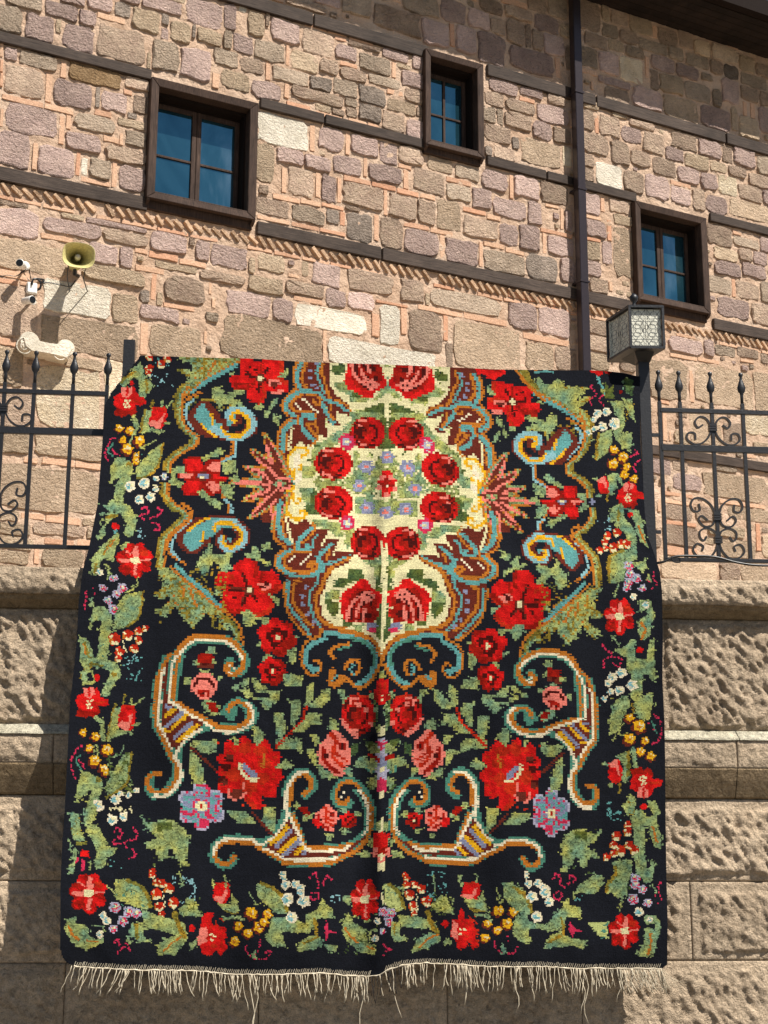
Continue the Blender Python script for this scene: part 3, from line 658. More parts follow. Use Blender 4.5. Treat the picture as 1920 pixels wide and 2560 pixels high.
ashlar_block(aL, aR, .0, z_E0 - .004, .05, .05, .03, 800, step=.03)
MB().box(PT, aL, aR, 0, z_cb, -.6, -.1).build('wall_core', M['ash'], ter)
tf = MB().box(PT, aL - 3, aR + 6, z_ct - .5, z_ct - .4, -9, -.63).build('terrace_floor', M['ash']); tf['kind'] = 'structure'

# ================================================================== RAILING
RO = -.20
def PR(x, y, off=RO): return hit(x, y, T0, nT, off)
def zR(y, x): return locT(x, y, RO)[1]
zr_top = (zR(980, 130) + zR(1031, 1790)) / 2; zr_mid = (zR(1081, 130) + zR(1121, 1790)) / 2; zr_bot = (zR(1373, 130) + zR(1396, 1790)) / 2
z_fin = (zR(880, 190) + zR(930, 1790)) / 2
print('rail z', zr_top, zr_mid, zr_bot, z_fin, z_ct, z_cb)
# scroll outlines around one baluster, read from the right-hand panel
SCR = [
 [(1010,1085),(1042,1022),(1088,1008),(1125,1045),(1108,1083),(1072,1062)],
 [(1012,1085),(1045,1150),(1095,1192),(1150,1198),(1190,1165),(1178,1125),(1135,1125),(1132,1168)],
 [(1040,1700),(1065,1620),(1120,1575),(1180,1575),(1208,1620),(1190,1662),(1150,1655),(1152,1610)],
 [(1040,1690),(1075,1755),(1130,1762),(1163,1722),(1140,1692),(1100,1722)],
 [(1042,1850),(1062,1795),(1115,1775),(1162,1800),(1163,1845),(1140,1862),(1118,1832)],
 [(1042,1855),(1065,1925),(1115,1978),(1180,1980),(1220,1935),(1195,1888),(1150,1900),(1160,1935)]]
def railing(name, label, xs, xa, xb, ctr, stile=None):
    r = thing(name, label, 'railing', tuple(PT(locT((xa + xb) / 2, 1400, RO)[0], z_ct, RO)), None)
    ua, ub = locT(xa, 1100, RO)[0], locT(xb, 1100, RO)[0]
    for z, h, d in ((zr_top, .012, .012), (zr_mid, .018, .012), (zr_bot, .010, .012)):
        MB().box(PT, ua, ub, z - h, z + h, RO - d, RO + d).build('rail', M['iron'], r, bevel=.002)
    for x, yy in xs:
        u = locT(x, yy, RO)[0]
        if u < ua + .02 and xa > 1000: u = ua
        b = MB().box(PT, u - .0095, u + .0095, zr_bot - .004, z_fin - .175, RO - .0095, RO + .0095).build('baluster', M['iron'], r, bevel=.001)
        f = MB(); base = PT(u, z_fin - .18, RO)
        f.lathe(base, (0, 0, 1), [(0, .0085), (.05, .0085), (.062, .010), (.074, .019), (.095, .0225), (.117, .016), (.137, .009), (.152, .0065), (.158, .0085), (.166, .013), (.176, .011), (.18, .004)], 12, sq=.62)
        o = f.build('finial', M['iron'], None, smooth=True); o.parent = b; o.location = o.location - r.location - b.location
    if stile is not None:
        u = locT(*stile, RO)[0]
    uc = locT(ctr[0], ctr[1], RO)[0]
    u_ref = lambda y: locT(1420 + (1005 + (y - 1080) * .046) / 2.764, 680 + y / 2.764, RO)[0]
    for sgn in (1, -1):
        for path in SCR:
            P = []
            for (px, py) in path:
                uu, zz = locT(1420 + px / 2.764, 680 + py / 2.764, RO); P.append((uu - u_ref(py), zz))
            Q = crom([(a, b, 0) for a, b in P], 6)
            W3 = [PT(uc + sgn * q[0], q[1], RO) for q in Q]
            if max(abs(q[0]) for q in Q) and all((uc + sgn * q[0]) > aL and (uc + sgn * q[0]) < aR for q in Q):
                mb = MB(); n = len(W3)
                # flat bar bent on edge: width along the normal of the rail
                V = []; t_ = .0045; w_ = .011
                for i in range(n):
                    d = W3[min(i + 1, n - 1)] - W3[max(i - 1, 0)]; d /= np.linalg.norm(d); s_ = np.cross(d, nT)
                    for a, b in ((-t_, -w_), (t_, -w_), (t_, w_), (-t_, w_)): V.append(W3[i] + s_ * a + nT * b)
                Fc = [(i * 4 + k, i * 4 + (k + 1) % 4, i * 4 + 4 + (k + 1) % 4, i * 4 + 4 + k) for i in range(n - 1) for k in range(4)] + [(3, 2, 1, 0), tuple(4 * (n - 1) + k for k in range(4))]
                mb.add(V, Fc).build('scroll', M['iron'], r)
    for py in (1080, 1694, 1853):
        z = locT(1785, 680 + py / 2.764, RO)[1]
        for k in (-.013, 0, .013): MB().box(PT, uc - .02, uc + .02, z + k - .005, z + k + .005, RO - .016, RO + .016).build('collar', M['iron'], r)
    return r
spx = 98
railing('iron_railing', 'black wrought iron railing panel with spear finials left of the carpet', [(-196, 1170), (-98, 1170), (-1, 1170), (74, 1170), (172, 1170), (258, 1170)], -250, 262, (-1, 1170))
rr = railing('iron_railing', 'black wrought iron railing panel with complete scrolls right of the lamp post', [(1652, 1200), (1708, 1210), (1788, 1210), (1866, 1210), (1946, 1210), (2040, 1210), (2130, 1210), (2220, 1210)], 1652, 2300, (1788, 1210))
# stubs that tie the right panel to its post
for y in (1088, 1330):
    z = zR(y, 1640); u0, u1 = locT(1630, y, RO)[0], locT(1652, y, RO)[0]
    MB().box(PT, u0, u1, z - .009, z + .009, RO - .008, RO + .008).build('bracket', M['iron'], rr)
# hidden middle rails that carry the carpet
mid = thing('iron_railing', 'black iron rail carrying the carpet between its two posts', 'railing', tuple(PT(0, z_ct, RO)))
for z in (zr_top - .03, zr_bot): MB().box(PT, locT(318, 1100, RO)[0], locT(1606, 1100, RO)[0], z - .012, z + .012, RO - .012, RO + .012).build('rail', M['iron'], mid)

# left square post
u = locT(318, 1000, RO)[0]; zt = zR(853, 318)
lp = thing('fence_post', 'plain square black iron post beside the upper left carpet corner', 'post', tuple(PT(u, z_ct, RO)))
MB().box(PT, u - .029, u + .029, z_ct - .004, zt, RO - .029, RO + .029).build('post', M['iron'], lp, bevel=.002)
MB().box(PT, u - .05, u + .05, z_ct - .002, z_ct + .012, RO - .05, RO + .05).build('base_plate', M['iron'], lp)
# lamp post
u = locT(1617, 1200, RO)[0]
zl = zR(905, 1605)
lmp = thing('lamp_post', 'black square post carrying a box lantern of patterned frosted panes', 'lamp post', tuple(PT(u, z_ct, RO)))
MB().box(PT, u - .030, u + .030, z_ct - .004, zl, RO - .03, RO + .03).build('post', M['iron'], lmp, bevel=.002)
MB().box(PT, u - .06, u + .09, z_ct - .002, z_ct + .02, RO - .06, RO + .12).build('base_plate', M['iron'], lmp, bevel=.004)
# lantern: a box turned a little on the post
c0 = hit(1577, 868, T0, nT, RO + .13)          # front lower left corner
LW, LD, LH = .176, .225, .228; rotz = YT + math.radians(-3)
ax = np.array([math.cos(rotz), math.sin(rotz), 0])
ay = np.array([-math.sin(rotz), math.cos(rotz), 0])
sk_ = -.34                                                      # the side face runs back and to the left
aw = ay * LD + ax * sk_ * LD
zc0 = c0[2]
def LP(i, j, h): return c0 + ax * LW * i + aw * j + np.array([0, 0, LH * h])
lant = MB(); bt = .014
def bar(a, b, t=.0065): lant.tube([a, b], t, 4, square=True)
cor = [(0, 0), (1, 0), (1, 1), (0, 1)]
for k in range(4):
    i, j = cor[k]; i2, j2 = cor[(k + 1) % 4]
    bar(LP(i, j, 0), LP(i, j, 1), .009); bar(LP(i, j, 1), LP(i2, j2, 1), .010); bar(LP(i, j, 0), LP(i2, j2, 0), .010)
lo = lant.build('lantern_frame', M['iron'], lmp)
mb = MB(); e = .05
P = [LP(-.02, -.02, -.03), LP(1.02, -.02, -.03), LP(1.02, 1.02, -.03), LP(-.02, 1.02, -.03), LP(-.02, -.02, .03), LP(1.02, -.02, .03), LP(1.02, 1.02, .03), LP(-.02, 1.02, .03)]
mb.hexa(P).build('lantern_base', M['iron'], lmp, bevel=.002)
mb = MB(); P = [LP(-.03, -.03, .985), LP(1.03, -.03, .985), LP(1.03, 1.03, .985), LP(-.03, 1.03, .985), LP(-.03, -.03, 1.02), LP(1.03, -.03, 1.02), LP(1.03, 1.03, 1.02), LP(-.03, 1.03, 1.02)]
mb.hexa(P).build('lantern_roof', M['iron'], lmp)
mb = MB(); P = [LP(0.0, 0.0, 1.02), LP(1., 0.0, 1.02), LP(1., 1., 1.02), LP(0, 1., 1.02)]; ap = LP(.5, .5, 1.16)
q = [LP(.42, .42, 1.14), LP(.58, .42, 1.14), LP(.58, .58, 1.14), LP(.42, .58, 1.14)]; mb.hexa(P + q).build('lantern_roof', M['iron'], lmp)
MB().lathe(LP(.5, .5, 1.12), (0, 0, 1), [(0, .012), (.02, .014), (.035, .008), (.05, .022), (.07, .024), (.085, .01)], 10).build('knob', M['iron'], lmp, smooth=True)
# collar under the lantern down to the post
mb = MB(); b4 = [LP(.25, .2, -.03), LP(.85, .2, -.03), LP(.85, .8, -.03), LP(.25, .8, -.03)]
uu = u
t4 = [PT(uu - .034, zl - .01, RO + .034), PT(uu + .034, zl - .01, RO + .034), PT(uu + .034, zl - .01, RO - .034), PT(uu - .034, zl - .01, RO - .034)]
mb.hexa(t4 + b4).build('lantern_neck', M['iron'], lmp)
# panes and their fretwork
def face(fn, nm):
    ins = .045
    po = MB().hexa([fn(ins, ins, .02), fn(1 - ins, ins, .02), fn(1 - ins, 1 - ins, .02), fn(ins, 1 - ins, .02), fn(ins, ins, .012), fn(1 - ins, ins, .012), fn(1 - ins, 1 - ins, .012), fn(ins, 1 - ins, .012)]).build('lamp_pane', M['pane'], lmp)
    f = MB()
    def ln(pts, t=.0010):
        for a, b in zip(pts[:-1], pts[1:]): f.tube([fn(a[0], a[1], .004), fn(b[0], b[1], .004)], t, 4, caps=False)
    hexg = [(-.10, 0), (-.06, .055), (.06, .055), (.10, 0), (.06, -.055), (-.06, -.055), (-.10, 0)]
    for cx, cy in ((.27, .82), (.73, .82), (.27, .18), (.73, .18), (.27, .60), (.27, .40), (.73, .60), (.73, .40), (.5, .5)):
        s_ = (.55, .9) if cx == .5 else (1, 1)
        ln([(cx + a * s_[0], cy + b * s_[1]) for a, b in hexg])
    for x in (.05, .47, .53, .95): ln([(x, .04), (x, .96)], .0010)
    for y in (.28, .72, .06, .94): ln([(.04, y), (.96, y)], .0010)
    for cx in (.27, .73):
        for s_ in (1, -1):
            ln([(cx - .2, .5 + s_ * .22), (cx - .1, .5 + s_ * .10), (cx - .2, .5)]); ln([(cx + .2, .5 + s_ * .22), (cx + .1, .5 + s_ * .10), (cx + .2, .5)])
            ln([(cx, .5 + s_ * .155), (cx, .5 + s_ * .22)]); ln([(cx - .2, .5 + s_ * .42), (cx - .1, .5 + s_ * .32), (cx - .2, .5 + s_ * .24)]); ln([(cx + .2, .5 + s_ * .42), (cx + .1, .5 + s_ * .32), (cx + .2, .5 + s_ * .24)])
            ln([(cx, .5 + s_ * .375), (cx, .5 + s_ * .46)])
        ln([(cx - .1, .6), (cx - .1, .4)]); ln([(cx + .1, .6), (cx + .1, .4)])
    o = f.build('fretwork', M['iron'], None); o.parent = po; o.location = o.location - lmp.location - po.location
nf = -np.cross(ax, [0, 0, 1.]) if False else np.cross(ax, [0, 0, 1.])
nside = np.cross([0, 0, 1.], aw / np.linalg.norm(aw))
face(lambda a, b, d: LP(a, 0, b) - nf * d, 'f')
face(lambda a, b, d: LP(0, 1 - a, b) - (nside if nside @ ax < 0 else -nside) * d, 's')
face(lambda a, b, d: LP(1, a, b) + ax * 0 - (ax) * d, 'r')
face(lambda a, b, d: LP(1 - a, 1, b) - ay * d, 'k')
# loose cable along the bottom rail
pc = crom([PR(1640, 1408, RO + .03), PR(1660, 1404, RO + .04), PR(1690, 1391, RO + .035), PR(1740, 1390, RO + .03), PR(1790, 1393, RO + .03), PR(1850, 1408, RO + .03), PR(1925, 1414, RO + .03), PR(2100, 1408, RO + .03)], 8)
tag(MB().tube(pc, .0065, 8).build('power_cable', M['blackp'], None, smooth=True), 'black power cable sagging over the bottom rail right of the lamp post', 'cable')
mb = MB(); mb.tube(crom([PR(1678, 1392, RO + .04), PR(1684, 1404, RO + .045), PR(1700, 1405, RO + .04), PR(1697, 1394, RO + .04)], 5), .004, 6)
tag(mb.build('cable_tie', M['blackp'], None), 'knotted black tie fixing the cable to the bottom rail', 'cable tie')

# ================================================================== THINGS ON THE BUILDING WALL
def PBh(x, y, o): return hit(x, y, B0, nB, o)
# horn loudspeaker
hc = PBh(197, 638, .42); dirv = hc * 0 + (EYE - hc); dirv = nB * .93 + np.array([0, 0, -.16]) - tB * .16; dirv /= np.linalg.norm(dirv)
hs = thing('horn_loudspeaker', 'yellowed rectangular horn loudspeaker bracketed to the stone wall above the marble scroll', 'loudspeaker', tuple(PBh(197, 690, 0)))
a_ = np.cross([0, 0, 1.], dirv); a_ /= np.linalg.norm(a_); b_ = np.cross(dirv, a_)
def hornring(d, rw, rh, ex, n=28):
    out = []
    for k in range(n):
        t = 2 * math.pi * k / n; c, s_ = math.cos(t), math.sin(t); q = (abs(c) ** ex + abs(s_) ** ex) ** (-1 / ex)
        out.append(hc - dirv * d + a_ * c * q * rw + b_ * s_ * q * rh)
    return out
prof = [(.30, .03, .03, 2), (.22, .042, .038, 2.1), (.14, .062, .052, 2.2), (.07, .092, .074, 2.5), (.02, .118, .093, 2.9), (0, .134, .106, 3.1), (-.003, .139, .110, 3.1)]
rings = [hornring(*p) for p in prof]; rings += [hornring(d + .004, rw + .005, rh + .005, e) for d, rw, rh, e in prof[::-1][1:]]
V = [v for q in rings for v in q]; n = 28; Fc = [(i * n + k, i * n + (k + 1) % n, (i + 1) * n + (k + 1) % n, (i + 1) * n + k) for i in range(len(rings) - 1) for k in range(n)]
mesh('horn', V, Fc, M['horn'], hs, smooth=True)
MB().lathe(hc - dirv * .20, dirv, [(0, .026), (.12, .026), (.14, .022), (.15, .008)], 14).build('horn_core', M['horncore'], hs, smooth=True)
MB().lathe(hc - dirv * .40, dirv, [(0, .05), (.02, .062), (.10, .062), (.13, .03)], 16).build('driver', M['horn'], hs, smooth=True)
for s_ in (-1, 1):
    p1 = hc - dirv * .28 + a_ * s_ * .035; p2 = PBh(197 + s_ * 22, 730, .0)
    MB().tube([hc - dirv * .10 + a_ * s_ * .075 - b_ * .07, (hc - dirv * .2 + a_ * s_ * .07 - b_ * .16), p2], .005, 6).build('bracket', M['blackp'], hs)
MB().tube([hc - dirv * .30 - b_ * .03, hc - dirv * .32 - b_ * .1, PBh(197, 690, 0)], .016, 6).build('bracket', M['blackp'], hs)
# bullet cameras
def bullet(x, y, dx, label):
    o0 = .16; c = PBh(x, y, o0); d = nB * .85 + tB * dx + np.array([0, 0, -.12]); d /= np.linalg.norm(d)
    t = thing('security_camera', label, 'security camera', tuple(PBh(x, y, 0)), 'cameras on the wall left of the loudspeaker')
    MB().lathe(c - d * .07, d, [(0, .018), (.01, .03), (.11, .034), (.13, .036), (.135, .034)], 16).build('housing', M['whitep'], t, smooth=True)
    MB().lathe(c + d * .058, d, [(0, .032), (.010, .031), (.011, .024)], 16).build('lens', M['blackp'], t)
    MB().lathe(PBh(x + 8, y + 4, 0), nB, [(0, .04), (.02, .04), (.03, .025)], 14).build('mount', M['whitep'], t)
    MB().tube([PBh(x + 8, y + 4, .02), c - d * .05], .012, 8).build('arm', M['whitep'], t)
bullet(54, 662, -.45, 'white bullet camera highest on the wall, left of the horn loudspeaker')
bullet(70, 751, .35, 'white bullet camera under the small junction box, facing right')
jb = thing('junction_box', 'small white square junction box between the two cameras', 'junction box', tuple(PBh(77, 724, 0)))
uq, zq = locB(77, 724); MB().box(PB, uq - .045, uq + .045, zq - .05, zq + .05, 0, .05).build('box_body', M['whitep'], jb, bevel=.005)
MB().box(PB, uq - .04, uq + .04, zq - .045, zq + .045, .052, .058).build('lid', M['whitep'], jb, bevel=.002)
mb = MB()
for k in range(3): mb.tube(crom([PBh(76 + k * 2, 712, .05 + .01 * k), PBh(84, 699 - k, .07), PBh(97, 697 + k * 2, .06), PBh(102, 710, .06), PBh(98 + k, 722, .05), PBh(90, 727, .03)], 6), .0075, 6)
mb.tube(crom([PBh(97, 697, .03), PBh(110, 700, .02), PBh(104, 708, .02)], 5), .008, 6)
mb.tube(crom([PBh(58, 672, .03), PBh(64, 690, .01), PBh(76, 704, .02)], 5), .003, 5); mb.tube(crom([PBh(74, 672, .02), PBh(76, 690, .012), PBh(80, 700, .02)], 5), .003, 5)
mb.tube(crom([PBh(72, 765, .02), PBh(66, 790, .01), PBh(52, 840, .012), PBh(50, 870, .01)], 5), .003, 5)
tag(mb.build('cable_coil', M['blackp'], None, smooth=True), 'coil of black cable hooked beside the white junction box', 'cable')
for nm, ps in (('loudspeaker_cable', [(190, 700, .02), (176, 716, .012), (150, 712, .012), (120, 706, .012), (104, 708, .02)]), ('camera_cable', [(66, 672, .02), (40, 690, .012), (18, 688, .012), (-20, 694, .012), (-90, 690, .012)])):
    o = MB().tube(crom([PBh(*q) for q in ps], 6), .0045, 5).build(nm, M['blackp'], None, smooth=True)
    tag(o, 'thin black cable running along the stones from the %s' % ('horn loudspeaker to the coil' if nm[0] == 'l' else 'upper white camera out of frame'), 'cable')
# marble scroll fragment set in the wall
cap = thing('marble_capital', 'white marble capital fragment with two volutes set in the wall behind the left railing', 'carving', tuple(PBh(105, 880, 0)))
def vol(x, y, r):
    c = PBh(x, y, .20); mb = MB()
    mb.lathe(PBh(x, y, 0), nB, [(0, r * .9), (.10, r), (.165, r), (.175, r * .93), (.176, r * .8)], 22)
    o = mb.build('volute', M['w'], cap, smooth=False)
    sp = []
    for k in range(34):
        t = k / 33 * 4.2 * math.pi; rr_ = r * .88 * (1 - k / 33) + .008; sp.append(PBh(x, y, .177) + tB * rr_ * math.cos(t + 1) + np.array([0, 0, 1]) * rr_ * math.sin(t + 1))
    s_ = MB().tube(sp, [.006] * 34, 6).build('spiral', M['w'], None, smooth=True); s_.parent = o; s_.location = s_.location - cap.location - o.location
vol(62, 867, .085); vol(152, 884, .078)
pts = [(40, 858), (62, 850), (85, 868), (110, 873), (135, 876), (152, 862), (168, 872), (172, 888), (158, 912), (130, 905), (95, 898), (62, 893), (46, 880)]
mb = MB(); n = len(pts); V = []
for o_, s_ in ((0, 1), (.15, 1), (.19, .9)):
    cx, cy = 105, 881
    for x, y in pts: V.append(PBh(cx + (x - cx) * s_, cy + (y - cy) * s_, 0) + nB * o_)
Fc = [(q * n + k, q * n + (k + 1) % n, (q + 1) * n + (k + 1) % n, (q + 1) * n + k) for q in range(2) for k in range(n)] + [tuple(2 * n + k for k in range(n))]
mb.add(V, Fc).build('block', M['w'], cap)
# ================================================================== CARPET PATTERN (drawn thread by thread on the weave grid)
TL = {'A': (240, 880, 4.1475), 'B': (600, 880, 4.1475), 'C': (180, 1260, 4.1475), 'D': (560, 1260, 4.1475), 'E': (160, 1640, 4.1475), 'F': (560, 1640, 4.1475),
      'G': (150, 2020, 4.1475), 'H': (540, 2020, 3.95), 'I': (1280, 900, 4.1475), 'J': (1280, 1280, 4.1475), 'K': (1280, 1660, 4.1475), 'L': (1280, 2040, 4.1475),
      'M': (920, 2020, 4.1475), 'N': (950, 880, 4.1475)}
PAL = dict(K=(27, 29, 36), R=(214, 26, 24), M=(158, 26, 14), D=(74, 18, 14), P=(236, 128, 112), G=(160, 174, 110), g=(92, 106, 52), O=(158, 132, 46), T=(98, 160, 156), B=(138, 184, 188),
           Y=(230, 172, 30), A=(190, 114, 38), N=(104, 42, 30), C=(232, 222, 170), W=(240, 226, 192), V=(134, 138, 164), t=(76, 132, 112), k=(206, 48, 82), L=(176, 172, 190), S=(188, 196, 122), Q=(40, 70, 74), r=(196, 46, 22))
CODES = list(PAL); PCOL = np.array([PAL[c] for c in CODES], float)
PAIRS = [((913.5,947.5),(1034,952)),((652,946),(1281.5,1004)),((590,1049),(1331,1110)),((509,1190),(1405,1254)),((735,1210),(1196,1237)),((831,1157),(1104,1174)),((918,1082),(1017.5,1082)),
 ((571,1356),(1352,1386)),((624,1476),(1299,1511)),((479,1566),(1419,1609)),((395,1385),(1499,1434)),((418,1760),(1466,1805)),((447,1814),(1437,1838)),((391.5,1961),(1473,1990)),((422,2092),(1444,2112)),
 ((502,2016),(1379,2034)),((618,1929),(1287,1932)),((717,2103.5),(1185,2102)),((565,2139),(1326,2144)),((835,1881),(1071,1880)),((895,1787),(1016,1785)),((902,1508),(1024,1504)),((597,906),(1333,977)),((450,1034),(1466,1098)),
 ((495.6,1116),(1414,1187)),((409,1160),(1482.5,1225)),((725,1625),(1185,1640)),((700,1380),(1232,1400))]
def seamx(y): return np.interp(y, [900, 1215, 1500, 1900, 2400], [969, 967, 957, 955, 951])
def tps(src, dst, reg=30.):
    n = len(src)
    d = np.linalg.norm(src[:, None] - src[None], axis=2); Kk = np.where(d > 0, d * d * np.log(d + 1e-9), 0) + reg * np.eye(n)
    Pm = np.hstack([np.ones((n, 1)), src]); Am = np.zeros((n + 3, n + 3)); Am[:n, :n] = Kk; Am[:n, n:] = Pm; Am[n:, :n] = Pm.T
    bb = np.zeros((n + 3, 2)); bb[:n] = dst; return np.linalg.solve(Am, bb), src
def tps_eval(W, src, X):
    out = np.empty_like(X)
    for i in range(0, len(X), 20000):
        x = X[i:i + 20000]; d = np.linalg.norm(x[:, None] - src[None], axis=2); U = np.where(d > 0, d * d * np.log(d + 1e-9), 0)
        out[i:i + 20000] = U @ W[:-3] + W[-3] + x @ W[-2:]
    return out
def cm(P, n=7):
    P = [np.array(p, float) for p in P]
    if len(P) < 3: return np.array(P)
    Q = [2 * P[0] - P[1]] + P + [2 * P[-1] - P[-2]]; out = []
    for i in range(1, len(Q) - 2):
        for k in range(n):
            t = k / n
            out.append(.5 * (2 * Q[i] + (Q[i + 1] - Q[i - 1]) * t + (2 * Q[i - 1] - 5 * Q[i] + 4 * Q[i + 1] - Q[i + 2]) * t * t + (-Q[i - 1] + 3 * Q[i] - 3 * Q[i + 1] + Q[i + 2]) * t ** 3))
    out.append(P[-1]); return np.array(out)
class Canvas:
    def __init__(s, X, Y, XM, YM):
        s.D = (X, Y); s.Mr = (XM, YM); s.col = np.zeros(len(X), np.int16); s.rs = np.random.default_rng(3)
        s.use = s.D; s.tile = 'A'
    def pt(s, tok, tile=None):
        tl = tile or s.tile
        if ':' in tok: tl, tok = tok.split(':')
        a, b = tok.split(','); o = TL[tl]; return (o[0] + float(a) / o[2], o[1] + float(b) / o[2])
    def cand(s, x0, x1, y0, y1):
        X, Y = s.use; return np.nonzero((X > x0) & (X < x1) & (Y > y0) & (Y < y1))[0]
    def fill(s, c, P):
        P = np.array(P); i = s.cand(P[:, 0].min() - 1, P[:, 0].max() + 1, P[:, 1].min() - 1, P[:, 1].max() + 1)
        if not len(i): return
        x, y = s.use[0][i], s.use[1][i]; ins = np.zeros(len(i), bool); n = len(P)
        for a in range(n):
            x1, y1 = P[a]; x2, y2 = P[(a + 1) % n]
            if y1 == y2: continue
            cr = ((y1 > y) != (y2 > y)) & (x < (x2 - x1) * (y - y1) / (y2 - y1) + x1); ins ^= cr
        s.col[i[ins]] = CODES.index(c)
    def stroke(s, c, w, P, raw=False):
        if s.use is s.Mr: w = max(w, 6.3)
        P = np.array(P) if raw else cm(P); r = w / 2
        i = s.cand(P[:, 0].min() - r, P[:, 0].max() + r, P[:, 1].min() - r, P[:, 1].max() + r)
        if not len(i): return
        x, y = s.use[0][i], s.use[1][i]; m = np.zeros(len(i), bool)
        for (x1, y1), (x2, y2) in zip(P[:-1], P[1:]):
            dx, dy = x2 - x1, y2 - y1; L = dx * dx + dy * dy + 1e-9; t = np.clip(((x - x1) * dx + (y - y1) * dy) / L, 0, 1)
            m |= (x - x1 - t * dx) ** 2 + (y - y1 - t * dy) ** 2 < r * r
        s.col[i[m]] = CODES.index(c)
    def ell(s, c, cx, cy, rx, ry, pr=1.0):
        i = s.cand(cx - rx, cx + rx, cy - ry, cy + ry)
        if not len(i): return
        x, y = s.use[0][i], s.use[1][i]; m = ((x - cx) / rx) ** 2 + ((y - cy) / ry) ** 2 < 1
        if pr < 1: m &= s.rs.random(len(i)) < pr
        s.col[i[m]] = CODES.index(c)
    # ---- motifs
    def petals(s, c, cx, cy, r, n, ph=0, ri=.55, sq=1.0):
        P = []
        for k in range(n * 6):
            t = 2 * math.pi * k / (n * 6); q = ri + (1 - ri) * abs(math.cos(n * (t - ph) / 2)) ** .6
            P.append((cx + r * q * math.cos(t), cy + r * sq * q * math.sin(t)))
        s.fill(c, P)
    def rose(s, cx, cy, rx, ry):
        s.ell('M', cx, cy, rx, ry)
        arc = lambda c, w, a0, a1, f, ox=0: s.stroke(c, w * rx, [(cx + ox * rx + f * rx * math.cos(math.radians(a)), cy + f * ry * math.sin(math.radians(a))) for a in np.linspace(a0, a1, 7)])
        arc('R', .34, -75, 60, .78); arc('R', .30, -60, 110, .30, .1); arc('D', .13, 60, 200, .80); arc('D', .12, -80, 60, .52); s.ell('D', cx - .35 * rx, cy - .05 * ry, .3 * rx, .36 * ry)
        s.ell('M', cx - .2 * rx, cy + .05 * ry, .14 * rx, .22 * ry); arc('D', .1, 190, 260, .85); arc('R', .12, 150, 200, .86)
        s.stroke('P', .12 * rx, [(cx - .5 * rx, cy - .72 * ry), (cx - .05 * rx, cy - .8 * ry)]); s.ell('P', cx - .45 * rx, cy - .5 * ry, .09 * rx, .09 * ry)
        s.stroke('P', .10 * rx, [(cx - .4 * rx, cy + .75 * ry), (cx - .1 * rx, cy + .78 * ry)]); s.ell('P', cx - .55 * rx, cy + .62 * ry, .08 * rx, .08 * ry)
    def bigrose(s, cx, cy, rx, ry, up=1):
        u = lambda a, b: (cx + a * rx, cy + up * b * ry)
        s.fill('R', [u(-.95, -.1), u(-.85, -.8), u(-.3, -.95), u(.4, -.98), u(.8, -.7), u(.85, -.2), u(1, .05), u(.95, .35), u(.5, .62), u(.3, .95), u(0, .98), u(-.35, .7), u(-.8, .45), u(-1, .1)])
        s.fill('M', [u(-.75, -.9), u(.6, -.98), u(.82, -.6), u(.8, 0), u(.55, .35), u(.2, .55), u(-.1, .6), u(-.4, .35), u(-.6, 0)])
        for q in (.0, .42): s.stroke('D', .16 * rx, [u(-.45 + q, -.75), u(-.4 + q, -.25), u(-.2 + q, .15), u(.15 + q * .6, .42), u(.5, .3 - q)])
        for q in (-.2, .22, .55): s.stroke('P', .15 * rx, [u(-.45 + q, -.85), u(-.35 + q, -.35), u(-.1 + q * .8, .05), u(.25 + q * .4, .25 - q * .3)])
        s.stroke('P', .16 * rx, [u(.1, .3), u(.3, .42), u(.6, .22)]); s.ell('D', *u(.35, -.62), .15 * rx, .15 * ry); s.stroke('M', .1 * rx, [u(-.2, -.8), u(0, -.4), u(.35, -.1)])
    def pinkrose(s, cx, cy, rx, ry):
        u = lambda a, b: (cx + a * rx, cy + b * ry)
        s.fill('P', [u(-.15, -1), u(.2, -1), u(.5, -.75), u(.9, -.5), u(1, 0), u(.95, .45), u(.55, .7), u(.7, .95), u(-.05, 1), u(-.3, .7), u(-.85, .5), u(-1, .1), u(-.9, -.35), u(-.55, -.6)])
        s.stroke('r', .26 * rx, [u(-.2, -.85), u(.1, -.6), u(.05, -.3), u(-.1, 0), u(.1, .3), u(.5, .55)]); s.stroke('M', .26 * rx, [u(-.65, -.2), u(-.6, .25), u(-.2, .6), u(.2, .8)])
        s.ell('M', *u(.5, -.3), .22 * rx, .2 * ry); s.ell('D', *u(.5, -.3), .12 * rx, .13 * ry); s.stroke('r', .14 * rx, [u(.75, .3), u(.3, .1), u(.05, -.1)]); s.ell('D', *u(-.45, .1), .13 * rx, .12 * ry)
    def tulip(s, cx, cy, r, up=-1):      # small fan-shaped pink flower
        u = lambda a, b: (cx + a * r, cy + up * b * r)
        s.fill('P', [u(-1, -.2), u(-.95, .3), u(-.5, .8), u(0, 1), u(.5, .8), u(.95, .3), u(1, -.2), u(.4, -.9), u(0, -1), u(-.4, -.8)])
        s.stroke('D', .24 * r, [u(-.7, 0), u(-.4, .45), u(0, .55), u(.4, .45), u(.7, 0)]); s.fill('M', [u(-.5, -.25), u(.5, -.25), u(.35, -.8), u(-.3, -.85)]); s.ell('P', *u(0, -.1), .2 * r, .14 * r); s.ell('D', *u(-.1, -.6), .15 * r, .1 * r); s.ell('P', *u(.15, -.6), .14 * r, .12 * r)
